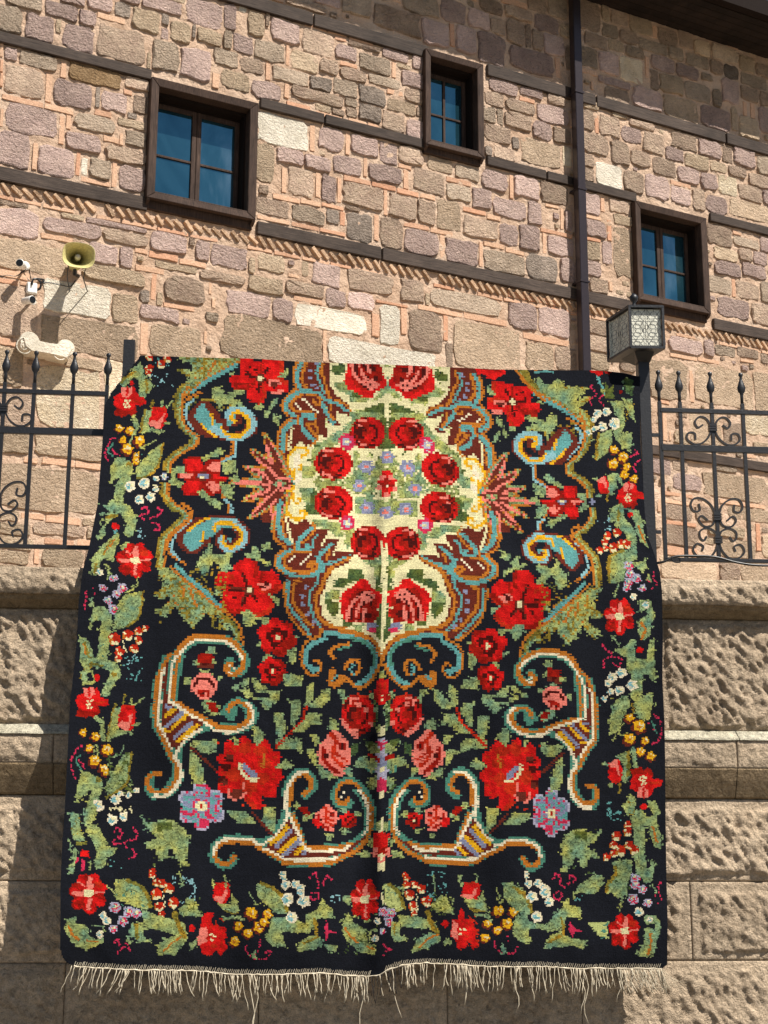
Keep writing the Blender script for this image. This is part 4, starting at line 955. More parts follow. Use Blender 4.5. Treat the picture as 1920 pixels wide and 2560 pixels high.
    def dark(s, cx, cy, r):
        s.petals('M', cx, cy, r, 6, .3, .72); s.petals('R', cx - .15 * r, cy - .12 * r, r * .88, 5, 2.2, .6); s.petals('D', cx, cy, r * .58, 5, .8, .6); s.ell('M', cx + .45 * r, cy + .35 * r, .3 * r, .25 * r)
        s.petals('R', cx + .02 * r, cy, r * .3, 4, .2, .6); s.ell('C', cx, cy, r * .12, r * .15)
    def f2(s, cx, cy, rx, ry, d=-1):     # red border flower with cream heart
        u = lambda a, b: (cx + a * rx, cy + b * ry)
        s.petals('M', cx - .06 * rx, cy + .05 * ry, rx, 6, .3, .6, ry / rx); s.petals('R', cx + .03 * rx, cy, rx, 7, .6, .56, ry / rx)
        for a in (.2, 1.25, 2.3, 3.4, 4.4, 5.4): s.stroke('M', .13 * rx, [u(.4 * math.cos(a), .4 * math.sin(a)), u(.85 * math.cos(a + .2), .85 * math.sin(a + .2))])
        s.fill('M', [u(-.6, .35), u(-.25, .3), u(-.2, .6), u(-.5, .75)]); s.fill('r', [u(.3, -.6), u(.7, -.5), u(.75, -.2), u(.35, -.25)])
        s.fill('P', [u(-.12, -.2), u(-.1, -.45), u(.02, -.8), u(.2, -.75), u(.2, -.45), u(.3, -.3), u(.1, -.1)]); s.fill('P', [u(-.9, -.06), u(-.25, -.1), u(-.25, .1), u(-.55, .18), u(-.85, .08)])
        s.fill('P', [u(.02, .2), u(.2, .3), u(.1, .55), u(.12, .85), u(-.06, .85), u(-.05, .5)]); s.stroke('P', .11 * rx, [u(.3, .0), u(.85, -.05)]); s.stroke('P', .1 * rx, [u(-.5, -.5), u(-.25, -.3)])
        s.fill('C', [u(-.25, -.17), u(.27, -.17), u(.27, .15), u(.1, .22), u(-.25, .18)])
    def bf(s, cx, cy, r, up=1):          # red blossom, pink above, dark below
        u = lambda a, b: (cx + a * r, cy + up * b * r)
        s.fill('M', [u(-.75, .3), u(.5, .3), u(.65, .8), u(.3, 1.1), u(0, .95), u(-.3, 1.15), u(-.6, 1.05), u(-1, 1)])
        s.fill('R', [u(-.95, -.35), u(-.5, -.55), u(-.4, -.95), u(.4, -.95), u(.75, -.3), u(1.25, -.1), u(1.3, .25), u(.9, .35), u(.6, .3), u(.3, .7), u(-.5, .65), u(-.95, .3)])
        s.fill('P', [u(-.5, -.95), u(.3, -.95), u(.25, -.45), u(-.1, -.2), u(-.4, -.3)]); s.stroke('R', .16 * r, [u(-.05, -.95), u(-.05, -.4)]); s.stroke('r', .14 * r, [u(.3, .1), u(1.1, .05)])
        for a, b in ((-.15, .0), (.1, -.05), (-.05, .2), (-.15, .45), (.1, .4), (-.25, .25)): s.ell('C', *u(a, b), .1 * r, .1 * r)
    def bud(s, cx, cy, rx, ry, up=1):
        u = lambda a, b: (cx + a * rx, cy + up * b * ry)
        s.fill('R', [u(-.6, -.95), u(.7, -1), u(1, -.6), u(.95, .3), u(.5, .95), u(-.3, .9), u(-1, .6), u(-.9, -.3)])
        s.fill('P', [u(-1, .55), u(-.5, .25), u(.1, .3), u(.5, -.35), u(.7, -.3), u(.45, .5), u(.2, .98), u(-.3, .9)]); s.stroke('r', .2 * rx, [u(-.5, -.8), u(.5, -.9), u(.85, -.5)])
    def yel(s, cx, cy, r):
        s.petals('N', cx - .1 * r, cy + .12 * r, r * 1.1, 5, .4, .7); s.petals('Y', cx + .08 * r, cy - .1 * r, r * .92, 5, 1.3, .65); s.ell('C', cx + .2 * r, cy - .2 * r, r * .45, r * .4, .6); s.ell('A', cx, cy + .05 * r, r * .25, r * .22)
    def org(s, cx, cy, r):
        s.ell('r', cx, cy, r * .95, r); s.ell('A', cx - .3 * r, cy + .3 * r, r * .6, r * .6, .8); s.ell('C', cx + .1 * r, cy + .55 * r, r * .6, r * .45); s.ell('r', cx + .1 * r, cy - .1 * r, r * .5, r * .5); s.ell('C', cx - .5 * r, cy - .4 * r, r * .25, r * .25)
    def bell(s, cx, cy, r, c='B'):
        s.petals('W', cx, cy, r, 5, .5, .7); s.ell(c, cx - .15 * r, cy, r * .65, r * .6, .75); s.ell('T', cx - .1 * r, cy + .2 * r, r * .35, r * .3, .5); s.ell('C', cx + .3 * r, cy - .2 * r, r * .35, r * .3)
    def mixb(s, cx, cy, r):
        s.petals('L', cx, cy, r, 5, .2, .7); s.ell('k', cx + .1 * r, cy + .1 * r, r * .75, r * .7, .6); s.ell('T', cx - .2 * r, cy - .1 * r, r * .4, r * .3, .5); s.ell('C', cx + .1 * r, cy - .2 * r, r * .35, r * .3, .7)
    def blue(s, cx, cy, r):
        s.petals('V', cx, cy, r, 6, .1, .55); s.ell('L', cx, cy, r * .55, r * .55, .6); s.ell('P', cx, cy, r * .3, r * .3); 
    def pinkf(s, cx, cy, r):
        s.petals('k', cx, cy, r * 1.25, 6, .4, .7); s.petals('L', cx, cy, r * .7, 5, .1, .6); s.ell('C', cx, cy, r * .35, r * .3)
    def mixf(s, cx, cy, r):
        s.petals('L', cx, cy, r * 1.05, 6, .5, .66); s.petals('V', cx, cy, r * .94, 6, .5, .62)
        i = s.cand(cx - r, cx + r, cy - r, cy + r); x, y = s.use[0][i], s.use[1][i]; d = np.hypot(x - cx, y - cy); bl = vnoise(x / 9, y / 9, 5); bl2 = vnoise(x / 8, y / 8, 9)
        s.col[i[(d < .92 * r) & (s.col[i] > 0) & (bl > .56)]] = CODES.index('k'); s.col[i[(d < .85 * r) & (s.col[i] > 0) & (bl2 > .64)]] = CODES.index('T')
        s.petals('k', cx, cy, r * .38, 6, 0, .8); s.ell('V', cx, cy, r * .3, r * .28); s.ell('C', cx, cy, r * .24, r * .24); s.ell('r', cx, cy, r * .09, r * .09)
    def dots(s, c, x0, y0, x1, y1, dens=.16):
        i = s.cand(x0, x1, y0, y1); x, y = s.use[0][i], s.use[1][i]; v = vnoise(x / 4.2, y / 4.2, int(x0) & 255); v2 = vnoise(x / 14, y / 14, 4 + (int(y0) & 255))
        s.col[i[(v > .72 - dens * .4) & (v2 > .42)]] = CODES.index(c)
    def speck(s, c, x0, y0, x1, y1, th, sc, seed):
        i = s.cand(x0, x1, y0, y1); x, y = s.use[0][i], s.use[1][i]; v = fbm(x / sc, y / (sc * .8), seed, 2)
        cc = CODES.index(c); s.col[i[v > th]] = cc
    def squig(s, P, c='k', w=3.6):
        P = cm(P, 6); X, Y = s.use
        for k in range(0, len(P)): 
            if k % 3 != 2: s.ell(c, P[k][0], P[k][1], w * .62, w * .62)
    def run(s, text):
        for line in text.strip().split('\n'):
            q = line.split('#')[0].split()
            if not q: continue
            op = q[0]
            if op[0] == '@': s.tile = op[1]; s.use = s.Mr if op.endswith('*') else s.D; continue
            k = TL[s.tile][2]
            if op == 'f': s.fill(q[1], [s.pt(p) for p in q[2:]])
            elif op == 's': s.stroke(q[1], float(q[2]) / k, [s.pt(p) for p in q[3:]])
            elif op == 'S':      # parallel bands: cols with offsets  S O35:0 G30:28 ...
                sp = [a for a in q[1:] if ',' not in a]; P = [s.pt(p) for p in q[1:] if ',' in p]
                for a in sp:
                    c = a[0]; wdt, off = a[1:].split(';'); ox, oy = off.split('/')
                    s.stroke(c, float(wdt) / k, [(x + float(ox) / k, y + float(oy) / k) for x, y in P])
            elif op == 'e':
                for p in q[3:]:
                    cx, cy = s.pt(p); r = q[2].split('/'); s.ell(q[1], cx, cy, float(r[0]) / k, float(r[-1]) / k)
            elif op == 'z':      # nested fills: z colours scales cx,cy pts
                c = s.pt(q[3]); P = [s.pt(p) for p in q[4:]]
                for col, sc in zip(q[1], q[2].split('/')): s.fill(col, [(c[0] + (x - c[0]) * float(sc), c[1] + (y - c[1]) * float(sc)) for x, y in P])
            elif op in ('yel', 'org', 'bell', 'mixb', 'blue', 'pinkf', 'mixf', 'dark', 'bf', 'bfu', 'tulip', 'tulipd'):
                for p in q[2:]:
                    cx, cy = s.pt(p); r = float(q[1]) / k
                    if op == 'bfu': s.bf(cx, cy, r, -1)
                    elif op == 'tulipd': s.tulip(cx, cy, r, 1)
                    else: getattr(s, op)(cx, cy, r)
            elif op in ('rose', 'bigrose', 'pinkrose', 'f2', 'bud', 'budu', 'bigroseu'):
                r = q[1].split('/'); a, b = float(r[0]) / k, float(r[1]) / k
                for p in q[2:]:
                    cx, cy = s.pt(p)
                    if op == 'budu': s.bud(cx, cy, a, b, -1)
                    elif op == 'bigroseu': s.bigrose(cx, cy, a, b, -1)
                    else: getattr(s, op)(cx, cy, a, b)
            elif op == 't':      # t colours widths root tip : nested tapering spikes
                a, b = np.array(s.pt(q[3])), np.array(s.pt(q[4])); dv = b - a; L = np.hypot(*dv); dv = dv / L; nv = np.array([-dv[1], dv[0]])
                for n_, (c, wq) in enumerate(zip(q[1], q[2].split('/'))):
                    h = float(wq) / k / 2; e = b - dv * n_ * 5; m_ = a + dv * L * .45
                    s.fill(c, [a + nv * h * .7, m_ + nv * h, e + nv * 3.2, e - nv * 3.2, m_ - nv * h, a - nv * h * .7])
            elif op == 'd': a = s.pt(q[2]); b = s.pt(q[3]); s.dots(q[1], a[0], a[1], b[0], b[1])
            elif op == 'n': a = s.pt(q[2]); b = s.pt(q[3]); s.speck(q[1], a[0], a[1], b[0], b[1], float(q[4]), float(q[5]), int(q[6]))
            elif op == 'q': s.squig([s.pt(p) for p in q[1:]])
            else: raise ValueError(line)
FIELD = """
@A*
f G 870,60 1080,60 1500,70 1480,110 1300,200 1100,320 1000,390 940,460 860,560 840,620 830,660 810,650 830,400 880,350 900,330 990,270 950,220 870,200 860,170 930,165 1010,210 1000,130 880,80
n O 800,50 1500,600 .47 5 3
n A 860,60 1480,560 .60 5 4
f K 800,40 870,60 880,80 1000,130 1010,210 930,165 860,170 870,200 950,220 990,270 900,330 830,400 800,420
f K 1500,120 1300,235 1090,340 960,430 1060,400 1080,460 1500,460
s O 20 1130,80 1120,280
s O 24 860,180 960,250
s A 22 1480,100 1300,195 1150,275 1000,395 870,490
s A 22 1240,90 1170,220
s T 42 1460,130 1300,222 1160,295 1090,345
s T 16 1090,345 980,430
S O44;0/0 G34;32/6 A26;58/10 900,350 842,460 835,650 880,770 960,840 1000,880 975,960 900,1000 800,1065 715,1150 712,1220
S A26;0/0 1090,410 980,470 900,530 885,600 905,680
s B 28 1010,500 940,560 930,640 970,740 1060,830
s K 20 985,560 970,620
S O40;0/0 G30;34/0 A22;60/-4 690,1370 685,1470 740,1560 820,1650
f N 940,690 985,600 1050,540 1090,505 1170,510 1235,590 1290,660 1300,700 1340,680 1330,630 1390,580 1500,570 1610,620 1680,700 1680,830 1600,885 1500,915 1300,905 1150,885 1070,850 1000,770
f T 1110,530 1040,600 1020,680 1080,740 1150,820 1260,850 1340,800 1340,745 1250,740 1230,700 1170,610
s B 76 1220,790 1300,840 1400,880 1500,880 1590,820 1630,740 1580,640 1480,600 1390,620 1370,680
s K 80 1400,800 1480,780 1520,720
s N 30 1420,760 1500,720 1490,690
s T 50 1430,650 1400,720 1380,740
s Y 38 1310,780 1340,840 1430,872 1500,865 1580,790 1575,690 1500,630 1430,630 1405,690 1440,715
s Y 28 1195,640 1215,740
s Y 24 1090,735 1140,800 1240,875
s N 16 1340,700 1330,790 1370,800
f G 1200,380 1270,350 1310,400 1320,450 1430,400 1550,400 1500,440 1420,470 1540,530 1420,560 1350,540 1300,560 1290,680 1270,560 1210,490
s A 24 1420,930 1410,1060
s B 24 1455,930 1445,1075
s A 22 1400,1060 1330,1105 1290,1120
s B 22 1440,1080 1360,1110 1310,1140
s A 22 1310,1490 1370,1580 1370,1670
s B 22 1330,1530 1405,1590 1405,1670
f M 910,1120 960,1095 1080,1095 1110,1180 1160,1115 1300,1110 1290,1250 1230,1290 1290,1350 1290,1470 1140,1490 1090,1400 1080,1480 930,1490 890,1440 890,1380 1000,1320 925,1240
f R 930,1120 1080,1105 1100,1200 1080,1250 940,1235
f R 930,1335 1085,1345 1075,1400 1080,1470 940,1475 900,1440
f P 1150,1205 1200,1140 1290,1130 1290,1250 1200,1245
f P 1140,1370 1200,1340 1285,1370 1265,1440 1200,1460
f M 820,1280 880,1250 1030,1260 1030,1330 900,1320
f P 850,1280 900,1255 1020,1270 960,1320 880,1300
f M 1200,1255 1380,1310 1340,1340 1200,1340
s R 34 1230,1290 1340,1308
f N 1030,1290 1110,1225 1205,1290 1110,1350
f V 1065,1265 1150,1265 1180,1290 1150,1315 1070,1315
e C 40/12 1110,1290
e M 14/12 1180,1215 1175,1375
f G 790,1210 850,1180 910,1180 910,1250 830,1270 840,1330 900,1370 880,1410 800,1380 740,1340 790,1300
f G 1080,1100 1200,1040 1280,990 1340,1020 1300,1070 1180,1100 1120,1140
f G 1300,1150 1450,1110 1440,1240 1350,1270 1300,1230
f G 1290,1350 1400,1380 1430,1450 1420,1540 1340,1500 1290,1460
f G 1050,1450 1120,1440 1200,1510 1300,1550 1290,1600 1240,1630 1180,1560 1080,1500
e V 35/30 710,1290
e G 50/26 1430,1310
@B*
f R -5,70 200,88 430,85 455,180 430,260 500,320 510,400 450,420 290,400 270,480 230,540 120,530 60,450 90,390 -60,390 -110,300 -90,250 10,240 0,180
f r 430,262 300,280 370,300 505,350 500,300
s r 40 435,110 440,240 
s M 30 -60,375 60,380 150,320
s r 30 230,330 255,450 200,530
s M 18 230,110 220,220
s M 16 300,300 240,290
e D 15/14 110,150 275,205 75,205 300,180 165,380
e D 24/20 170,190
s D 30 60,235 160,260
s D 30 270,300 350,360
s D 28 215,320 190,420
s D 28 250,230 290,170
s M 34 -60,340 90,330
e N 52/45 215,275
e C 30/28 215,275
f P 285,295 400,285 445,340 300,350
f N 310,310 400,320 390,350 320,345
f P 315,400 450,400 440,445 340,445
f G 400,250 480,170 500,150 510,220 480,260
f G 150,540 240,540 240,600 160,590
f G 250,690 240,620 290,600 330,500 390,480 380,540 310,590 300,670
f G 330,620 400,680 410,770 350,730
f G -130,210 -60,230 -70,250 -110,240
e G 26/30 10,420 10,550
# medallion ground
f N 600,-80 570,180 560,260 590,370 520,420 450,500 440,580 500,650 530,690 450,760 410,840 385,900 390,1000 385,1150 450,1250 540,1340 560,1370 D:370,80 D:400,180 D:500,200 D:500,330 D:560,390 D:640,440 D:560,500 D:515,570 D:530,640 D:630,710 D:640,800 D:622,870 D:622,1000 D:680,1120 D:750,1240 D:830,1330 D:900,1370 D:1050,1330 D:1300,1370 D:1500,1450 D:1659,1650 D:1800,1650 D:1800,0 B:1900,-80
f C 920,-80 930,340 980,420 1040,500 1130,540 1150,620 1180,670 1040,640 1000,600 985,640 1000,700 1045,770 900,720 870,690 860,700 900,800 912,885 810,860 800,900 700,980 620,930 560,980 520,1020 510,1200 570,1360 D:640,20 D:640,140 D:700,190 D:720,230 D:830,160 D:880,180 D:950,260 D:1085,270 D:1000,400 D:1000,460 D:1060,370 D:1195,370 D:1110,570 D:1160,500 D:1350,510 D:1300,600 D:1130,680 D:1080,780 D:1040,890 D:1000,960 D:1010,1100 D:1040,1190 D:1200,1290 D:1340,1330 D:1500,1350 D:1600,1450 D:1659,1580 D:1800,1580 B:1900,-80
n S 880,90 1700,1660 .60 6 21
# upper lobe bands
s A 32 600,90 566,180 556,260 588,380
s T 40 660,80 605,180 598,290 640,400
s A 34 705,80 655,200 648,300 695,375 
s T 26 830,110 795,210 835,320 870,430
s A 30 870,100 840,200 880,290 905,400 935,480
s N 26 915,120 895,250 925,350 960,450 1050,500
e V 26/22 730,190 730,265 755,345 795,120
e V 14/12 800,375
s A 32 560,400 470,480 436,570 490,650
s T 44 720,400 570,440 490,515 480,590 560,660
s T 34 700,405 820,430 890,495 1000,535 1115,612
s T 46 850,540 900,620 970,735
s A 34 640,450 560,495 528,560 580,615 700,620 780,655
s A 30 690,440 800,460 840,510 805,545 765,505
s A 26 945,550 930,640 975,710
s A 20 990,500 1090,540 1140,600
f N 1030,625 1120,632 1180,672 1040,642
f N 880,770 1030,740 1045,775
f N 815,862 900,850 915,885
s N 22 840,640 870,720 860,790
e W 14/13 580,545 605,570 630,595 660,495 690,515 715,540 740,565 770,590 800,618
s T 46 750,660 670,650 630,720 650,800 700,860 760,900
s A 22 610,650 595,740
s A 24 790,650 785,740 815,840
s T 20 770,690 720,700 
s A 24 690,735 720,790 800,880 760,950 730,970
s A 18 690,735 760,740
# side lobe
s A 38 530,690 440,780 398,850 392,960
s T 52 560,725 475,790 445,880 440,1000 425,1110 445,1200 500,1290 560,1355
s G 24 400,1040 400,1160 450,1240 530,1330
s A 24 490,850 480,1010
s C 20 545,780 520,900 512,1020
f N 590,760 640,760 640,850 720,910 700,955 620,930 560,985 530,1015 540,880
s Y 32 505,1220 500,1130 520,1060 600,990 680,1000 700,1050 640,1080
s Y 34 500,1200 550,1290 560,1370
s Y 30 560,1280 570,1200 600,1165 640,1195 615,1225
s Y 32 560,1370 540,1450 555,1530 
s Y 32 500,1440 490,1560 490,1680
s Y 26 575,1565 635,1550 610,1515
s W 60 600,1080 580,1180
s W 60 620,1280 590,1340
s t 20 560,1370 520,1330
# palmette
t AGPN 178/122/78/52 480,1300 240,835
t AGPN 178/122/78/52 480,1440 330,1870
t AGPN 170/116/72/48 470,1320 100,1000
t AGPN 170/116/72/48 470,1420 80,1735
t AGPN 162/108/66/42 440,1345 25,1180
t AGPN 162/108/66/42 440,1395 20,1540
t AGGP 130/96/90/44 380,1362 -125,1350
f N 540,1370 460,1270 390,1150 300,1090 330,1190 210,1240 260,1300 200,1365 260,1430 210,1500 320,1520 300,1620 400,1570 460,1450
s P 26 270,960 300,1080 345,1150
s P 26 180,1120 300,1210 400,1310
s P 26 120,1215 230,1250 300,1320
s P 26 230,1365 330,1365
s P 26 120,1500 230,1470 310,1410
s P 26 170,1630 300,1500 400,1410
s P 26 340,1740 330,1600 370,1530
s P 30 520,1330 430,1300
s P 30 520,1400 430,1430
e G 62/40 410,1368
e P 34/18 410,1368
@D*
# lower half of the frame
s T 52 585,-20 560,120 570,250 600,335 690,415
s A 26 610,130 612,260 640,350
s A 24 525,130 515,320 560,390 640,445
f N 660,130 690,180 760,220 850,185 855,240 780,300 745,390 710,385 680,250
s C 20 650,170 675,290 705,385
s Y 32 650,0 660,80 720,145 800,155 850,100 810,70 785,95
s A 24 920,180 935,270 860,370 800,400
s T 42 910,250 830,320 768,400 775,480 850,490 885,450 855,430
s A 24 720,410 745,495 900,510
s T 24 975,320 925,380 920,450
s N 24 960,290 1060,280 1000,400
f N 1060,382 1195,370 1160,440 1080,600 1050,585 1040,500
s T 42 1115,420 1030,490 980,560
s A 24 1095,480 1060,570
s T 60 950,560 1010,620 1020,680
s T 44 1000,640 1100,615 1200,565 1285,540
f N 1180,502 1350,510 1290,530 1180,575 1110,602
s A 28 1310,560 1130,650 1060,720
f N 640,600 700,500 900,500 960,560 940,680 760,700 680,680
s T 44 690,480 590,530 570,620 640,700 740,745 900,745 1000,690
s A 22 640,465 545,540 530,640 610,705
s A 34 710,500 628,550 642,640 740,700 900,705 965,650 930,605 880,630 910,660
e W 14/13 735,545 705,572 675,600 905,525 875,548 845,575 815,600 790,625 760,655
s A 40 1120,660 1055,760 1000,880 955,960 965,1100 1005,1190 1100,1260 1300,1315 1500,1385 1590,1480 1640,1620
s T 34 665,800 660,1000 720,1120 850,1290 890,1350
s A 28 626,810 638,1030 698,1180 828,1335 890,1375
s A 36 785,790 722,830 718,1000 770,1095 865,1220 925,1270
s T 28 985,730 960,830 900,900 888,1010 912,1100 940,1200 1015,1290
e V 24/26 850,850 815,950 815,1040 872,1145 930,1225
s A 30 1000,1310 1300,1345 1500,1410
s T 50 1050,1335 1300,1375 1480,1440 1560,1550 1565,1640 F:1560,100 F:1500,225 F:1400,288
s t 34 1320,1390 1490,1450 1560,1560 1550,1640 F:1550,100
f K 1000,1530 1150,1440 1350,1440 1470,1500 1520,1600 F:1520,80 F:1430,200 F:1330,230 F:1250,100 F:1100,30 F:1000,0
s T 50 1050,1395 900,1465 845,1560 850,1660 F:900,110 F:930,150 F:960,130 
s A 22 1000,1360 850,1440 800,1560 F:810,80 F:880,190 F:965,190 F:1012,110 F:965,45 F:935,60
s A 34 1290,1450 1160,1475 1100,1540 1140,1610
s t 16 1310,1470 1180,1510 
@F*
s A 70 1120,160 1110,270 1160,290 1240,220
s A 34 1200,200 1300,260 1400,335 1480,290 1560,200 1620,80
s T 26 1130,240 1185,190
s A 36 1250,140 1300,60 1380,45 1410,110 1385,175 1330,190
s T 22 1345,90 1310,140 1350,190
s T 24 1370,290 1450,270 1500,230
@B*
# roses and leaves in the cream ground
f g 960,150 1080,110 1090,210 1020,250 940,200
f G 960,330 1080,300 1180,350 1250,430 1340,480 1290,530 1150,520 1130,440 1010,400
f g 1150,420 1270,430 1240,480 1150,470
f g 1370,560 1510,510 1500,680 1420,720 1280,670 1210,640 1260,600
f G 1380,500 1480,360 1500,300 1620,300 1640,380 1540,460
f g 1540,540 1600,520 1670,560 1670,700 1560,690
f G 1500,140 1600,140 1620,260 1520,280
s C 26 1545,60 1545,640 1530,900
e C 60/50 1520,200 1540,480
f C 1480,690 1590,680 1580,780 1500,800
f G 910,900 1000,820 1110,800 1150,850 1030,950 900,1000 760,960
f g 770,960 850,960 800,1080 700,1120 770,1180
f G 640,1200 780,1160 790,1250 740,1320 640,1310
e g 70/60 850,1350 700,1480
f G 620,1420 760,1400 780,1500 700,1590 640,1520
f G 930,1340 1050,1330 1000,1390
f G 1180,1010 1250,1050 1220,1120 1300,1150 1430,1220 1400,1500 1200,1480 1100,1380 1090,1330 1170,1250
f G 1340,1000 1450,980 1500,1060 1400,1150 1420,1300 1480,1350 1440,1500 1650,1520 1650,950 1500,900
n g 1330,960 1700,1700 .55 6 41
n C 1150,960 1700,1700 .56 7 57
f G 1200,1500 1500,1530 1560,1680 1200,1680
f g 660,1600 800,1560 790,1680 700,1680
f G 1090,760 1180,690 1200,980 1060,1000 1000,900
f G 1120,640 1210,600 1480,640 1500,760 1200,760
f g 1440,680 1520,690 1520,1000 1440,1010
f G 740,1010 860,960 820,1200 760,1300
f G 800,1300 1100,1300 1160,1380 1100,1440 820,1440 760,1360
n C 780,1290 1180,1450 .5 6 91
n g 760,1290 1180,1450 .56 6 92
f g 720,1480 800,1420 830,1690 740,1700
rose 182/172 1325,840
rose 200/172 970,1155
rose 200/168 970,1555
bigrose 222/200 1300,290
pinkf 72 1110,930
blue 78 1520,1095
blue 84 1310,1190 
blue 70 1230,1390
blue 80 1325,1610
blue 70 1500,1660
f R 1470,1240 1530,1230 1540,1300 1600,1270 1640,1300 1560,1380 1640,1420 1560,1440 1600,1500 1530,1460 1480,1520 1470,1440 1410,1440 1460,1380 1410,1320 1470,1320
s M 36 1500,1290 1530,1470
s M 36 1450,1380 1600,1380
e P 30/26 1480,1300 1440,1410 1520,1480 1590,1350
e W 14/14 1515,1380
@D*
f G 900,150 1030,160 1200,200 1240,330 1160,340 1080,260 960,240
f G 1240,380 1330,340 1340,440 1280,470
f G 1370,520 1560,560 1600,700 1480,620
f g 1290,660 1420,670 1460,760 1300,830 1200,880 1130,870 1150,780 1280,770
f g 1570,700 1659,640 1659,820 1580,780
f G 1050,930 1120,880 1200,900 1190,1000 1050,1000
f g 1050,990 1190,1010 1200,1100 1150,1180 1060,1080
f g 1220,1170 1330,1180 1320,1270 1240,1260
f G 1340,1260 1450,1240 1430,1330 1350,1310
f g 1550,1320 1659,1290 1659,1450 1600,1400
s g 70 1612,560 1612,900
s g 60 1618,900 1612,1320
s G 40 1590,620 1580,760
bigroseu 220/235 1420,1010
f G 1210,220 1360,210 1350,400 1300,420
f G 1360,500 1500,560 1640,540 1640,640 1500,620
rose 180/178 1495,400
rose 200/160 1140,0
pinkf 60 1280,195
pinkf 68 1280,195
blue 70 1480,40
e V 60/50 1530,1280
e k 50/30 1540,1310
s C 14 1644,400 1645,1000 1650,1600
n C 1560,200 1700,1400 .58 5 77
# small flowers and greens below
f G 210,500 290,520 290,440 350,450 380,560 470,600 460,650 380,600 300,570 230,550
f G 390,430 480,380 490,460 400,500
f R 110,640 160,580 250,565 340,590 355,700 400,700 500,685 580,760 590,880 520,920 450,930 500,980 520,1060 450,1150 330,1160 270,1110 180,1140 80,1140 0,1080 -60,1060 -10,960 0,900 -90,860 -90,780 -60,720 0,700 100,705
s r 60 580,850 500,910 400,900
s r 50 500,1060 430,1130 330,1140 200,1130
s M 40 330,600 340,690 320,740
s M 34 -80,800 20,840 120,900
s M 50 0,1060 90,1120 180,1120
s r 40 20,740 100,760
s N 34 190,720 230,800 250,890
s N 30 80,880 200,890
s N 34 180,1040 220,960 260,910
s N 26 270,920 340,1010
s D 32 60,900 180,905
s D 32 210,760 240,860
s D 30 200,1040 240,950
s D 30 290,930 350,1020
s M 44 400,720 380,800
s M 50 560,840 470,930
f P 340,820 430,810 520,850 420,900 370,880
e D 26/20 440,825 400,855 110,970 70,845
e D 18/14 190,720 350,1020
e N 60/50 260,900
e C 32/30 262,898
f G 180,1110 260,1100 330,1160 450,1180 320,1210 270,1290 210,1240
f G 460,930 570,980 570,1050 520,1020
f G -30,640 100,650 90,690 -40,690
e G 40/24 -60,930
f G 680,1340 790,1380 720,1390
f G 650,1500 740,1500 750,1620 700,1680 660,1580
f G 390,1600 480,1530 490,1580 420,1640
f G 300,1450 400,1430 380,1480
f G 400,1180 470,1180 460,1240 400,1250
dark 205 555,1385
dark 155 F:505,165
f G F:600,190 F:700,180 F:800,220 F:800,310 F:650,320
@C*
s A 26 -20,0
f G 880,650 950,660 1020,680 1200,830 1330,920 1560,1110 1600,1200 1620,1320 1580,1290 1540,1180 1480,1150 1480,1270 1450,1260 1440,1180 1390,1130 1350,1190 1290,1240 1240,1280 1150,1190 1120,1130 1080,1060 1020,1130 950,1175 870,1130 850,1080 940,1080 1010,1010 1020,960 950,980 860,970 860,920 930,900 930,850 1000,830 940,780 900,720
n O 900,660 1600,1300 .48 5 13
n A 1000,700 1560,1250 .60 5 14
f K 850,980 950,985 1020,960 1010,1010 940,1080 850,1080
f K 1080,1060 1120,1130 1150,1190 1240,1280 1240,1320 900,1320 950,1180 1020,1130
f K 1350,1190 1390,1130 1440,1180 1450,1260 1400,1300 1290,1245
s O 24 860,930 980,880
s A 26 1220,880 1290,1060
s A 20 1150,840 1160,960
s O 24 1465,1160 1465,1260
s t 46 1080,640 1200,760 1350,885 1460,990 1540,1065
s T 40 1080,640 1200,758 1350,880 1460,985 1535,1060
s A 28 1020,650 1180,795 1330,920 1480,1050 1570,1110
S O44;0/0 G34;34/2 A26;66/2 1000,0 1100,60 1150,130 1060,220 965,310 905,400 890,640
s A 28 1140,0 1235,60 1230,170 1130,255 1010,370 1000,490 1080,560 1180,620
s A 30 1080,560 1180,625
s B 24 1240,185 1110,305 1035,400 1040,490 1110,570
f N 1090,310 1200,220 1290,135 1659,115 D:150,150 D:260,250 D:275,380 D:200,475 D:50,512 C:1560,505 C:1485,420 C:1490,320 C:1440,350 C:1440,400 C:1370,450 C:1280,520 C:1210,525 C:1090,420
f T 1160,330 1280,225 1450,150 1659,165 1659,255 1560,245 1470,330 1390,365 1290,470 1220,500 1160,400
s B 78 1500,200 1659,180 D:100,200 D:200,290 D:200,390 D:110,455 D:30,460 C:1570,430 C:1550,370
s K 70 1600,290 D:30,280 D:90,330
f K 1540,270 1660,240 D:80,270 D:120,350 D:60,390 C:1640,330
s T 44 1570,370 1640,370
s N 22 D:-10,340 D:50,400 D:0,420
s Y 38 1480,270 1500,205 1640,195 D:90,215 D:180,290 D:172,380 D:90,440 C:1640,450 C:1570,410 C:1575,345
s Y 28 1370,290 1345,390
s Y 24 1200,285 1330,180 1430,150
f G 1420,380 1445,480 1480,530 1659,500 1659,520 D:100,530 D:40,600 C:1640,640 C:1560,690 C:1540,640 C:1470,590 C:1420,690 C:1370,740 C:1300,660 C:1310,560 C:1390,510
@D*
s A 28 -10,1100 100,1190 180,1310 190,1470
s O 60 20,1180 110,1280 140,1400 120,1480
s G 30 50,1240 120,1340 110,1420
# cornucopia upper left
@E*
s t 108 F:90,560 F:70,620
s t 100 F:62,60 F:40,110 F:80,175 F:160,165 F:215,80 D:190,1560 D:110,1460 D:0,1405 C:1500,1400 C:1300,1400 C:1180,1470 C:1080,1580 C:1035,1659
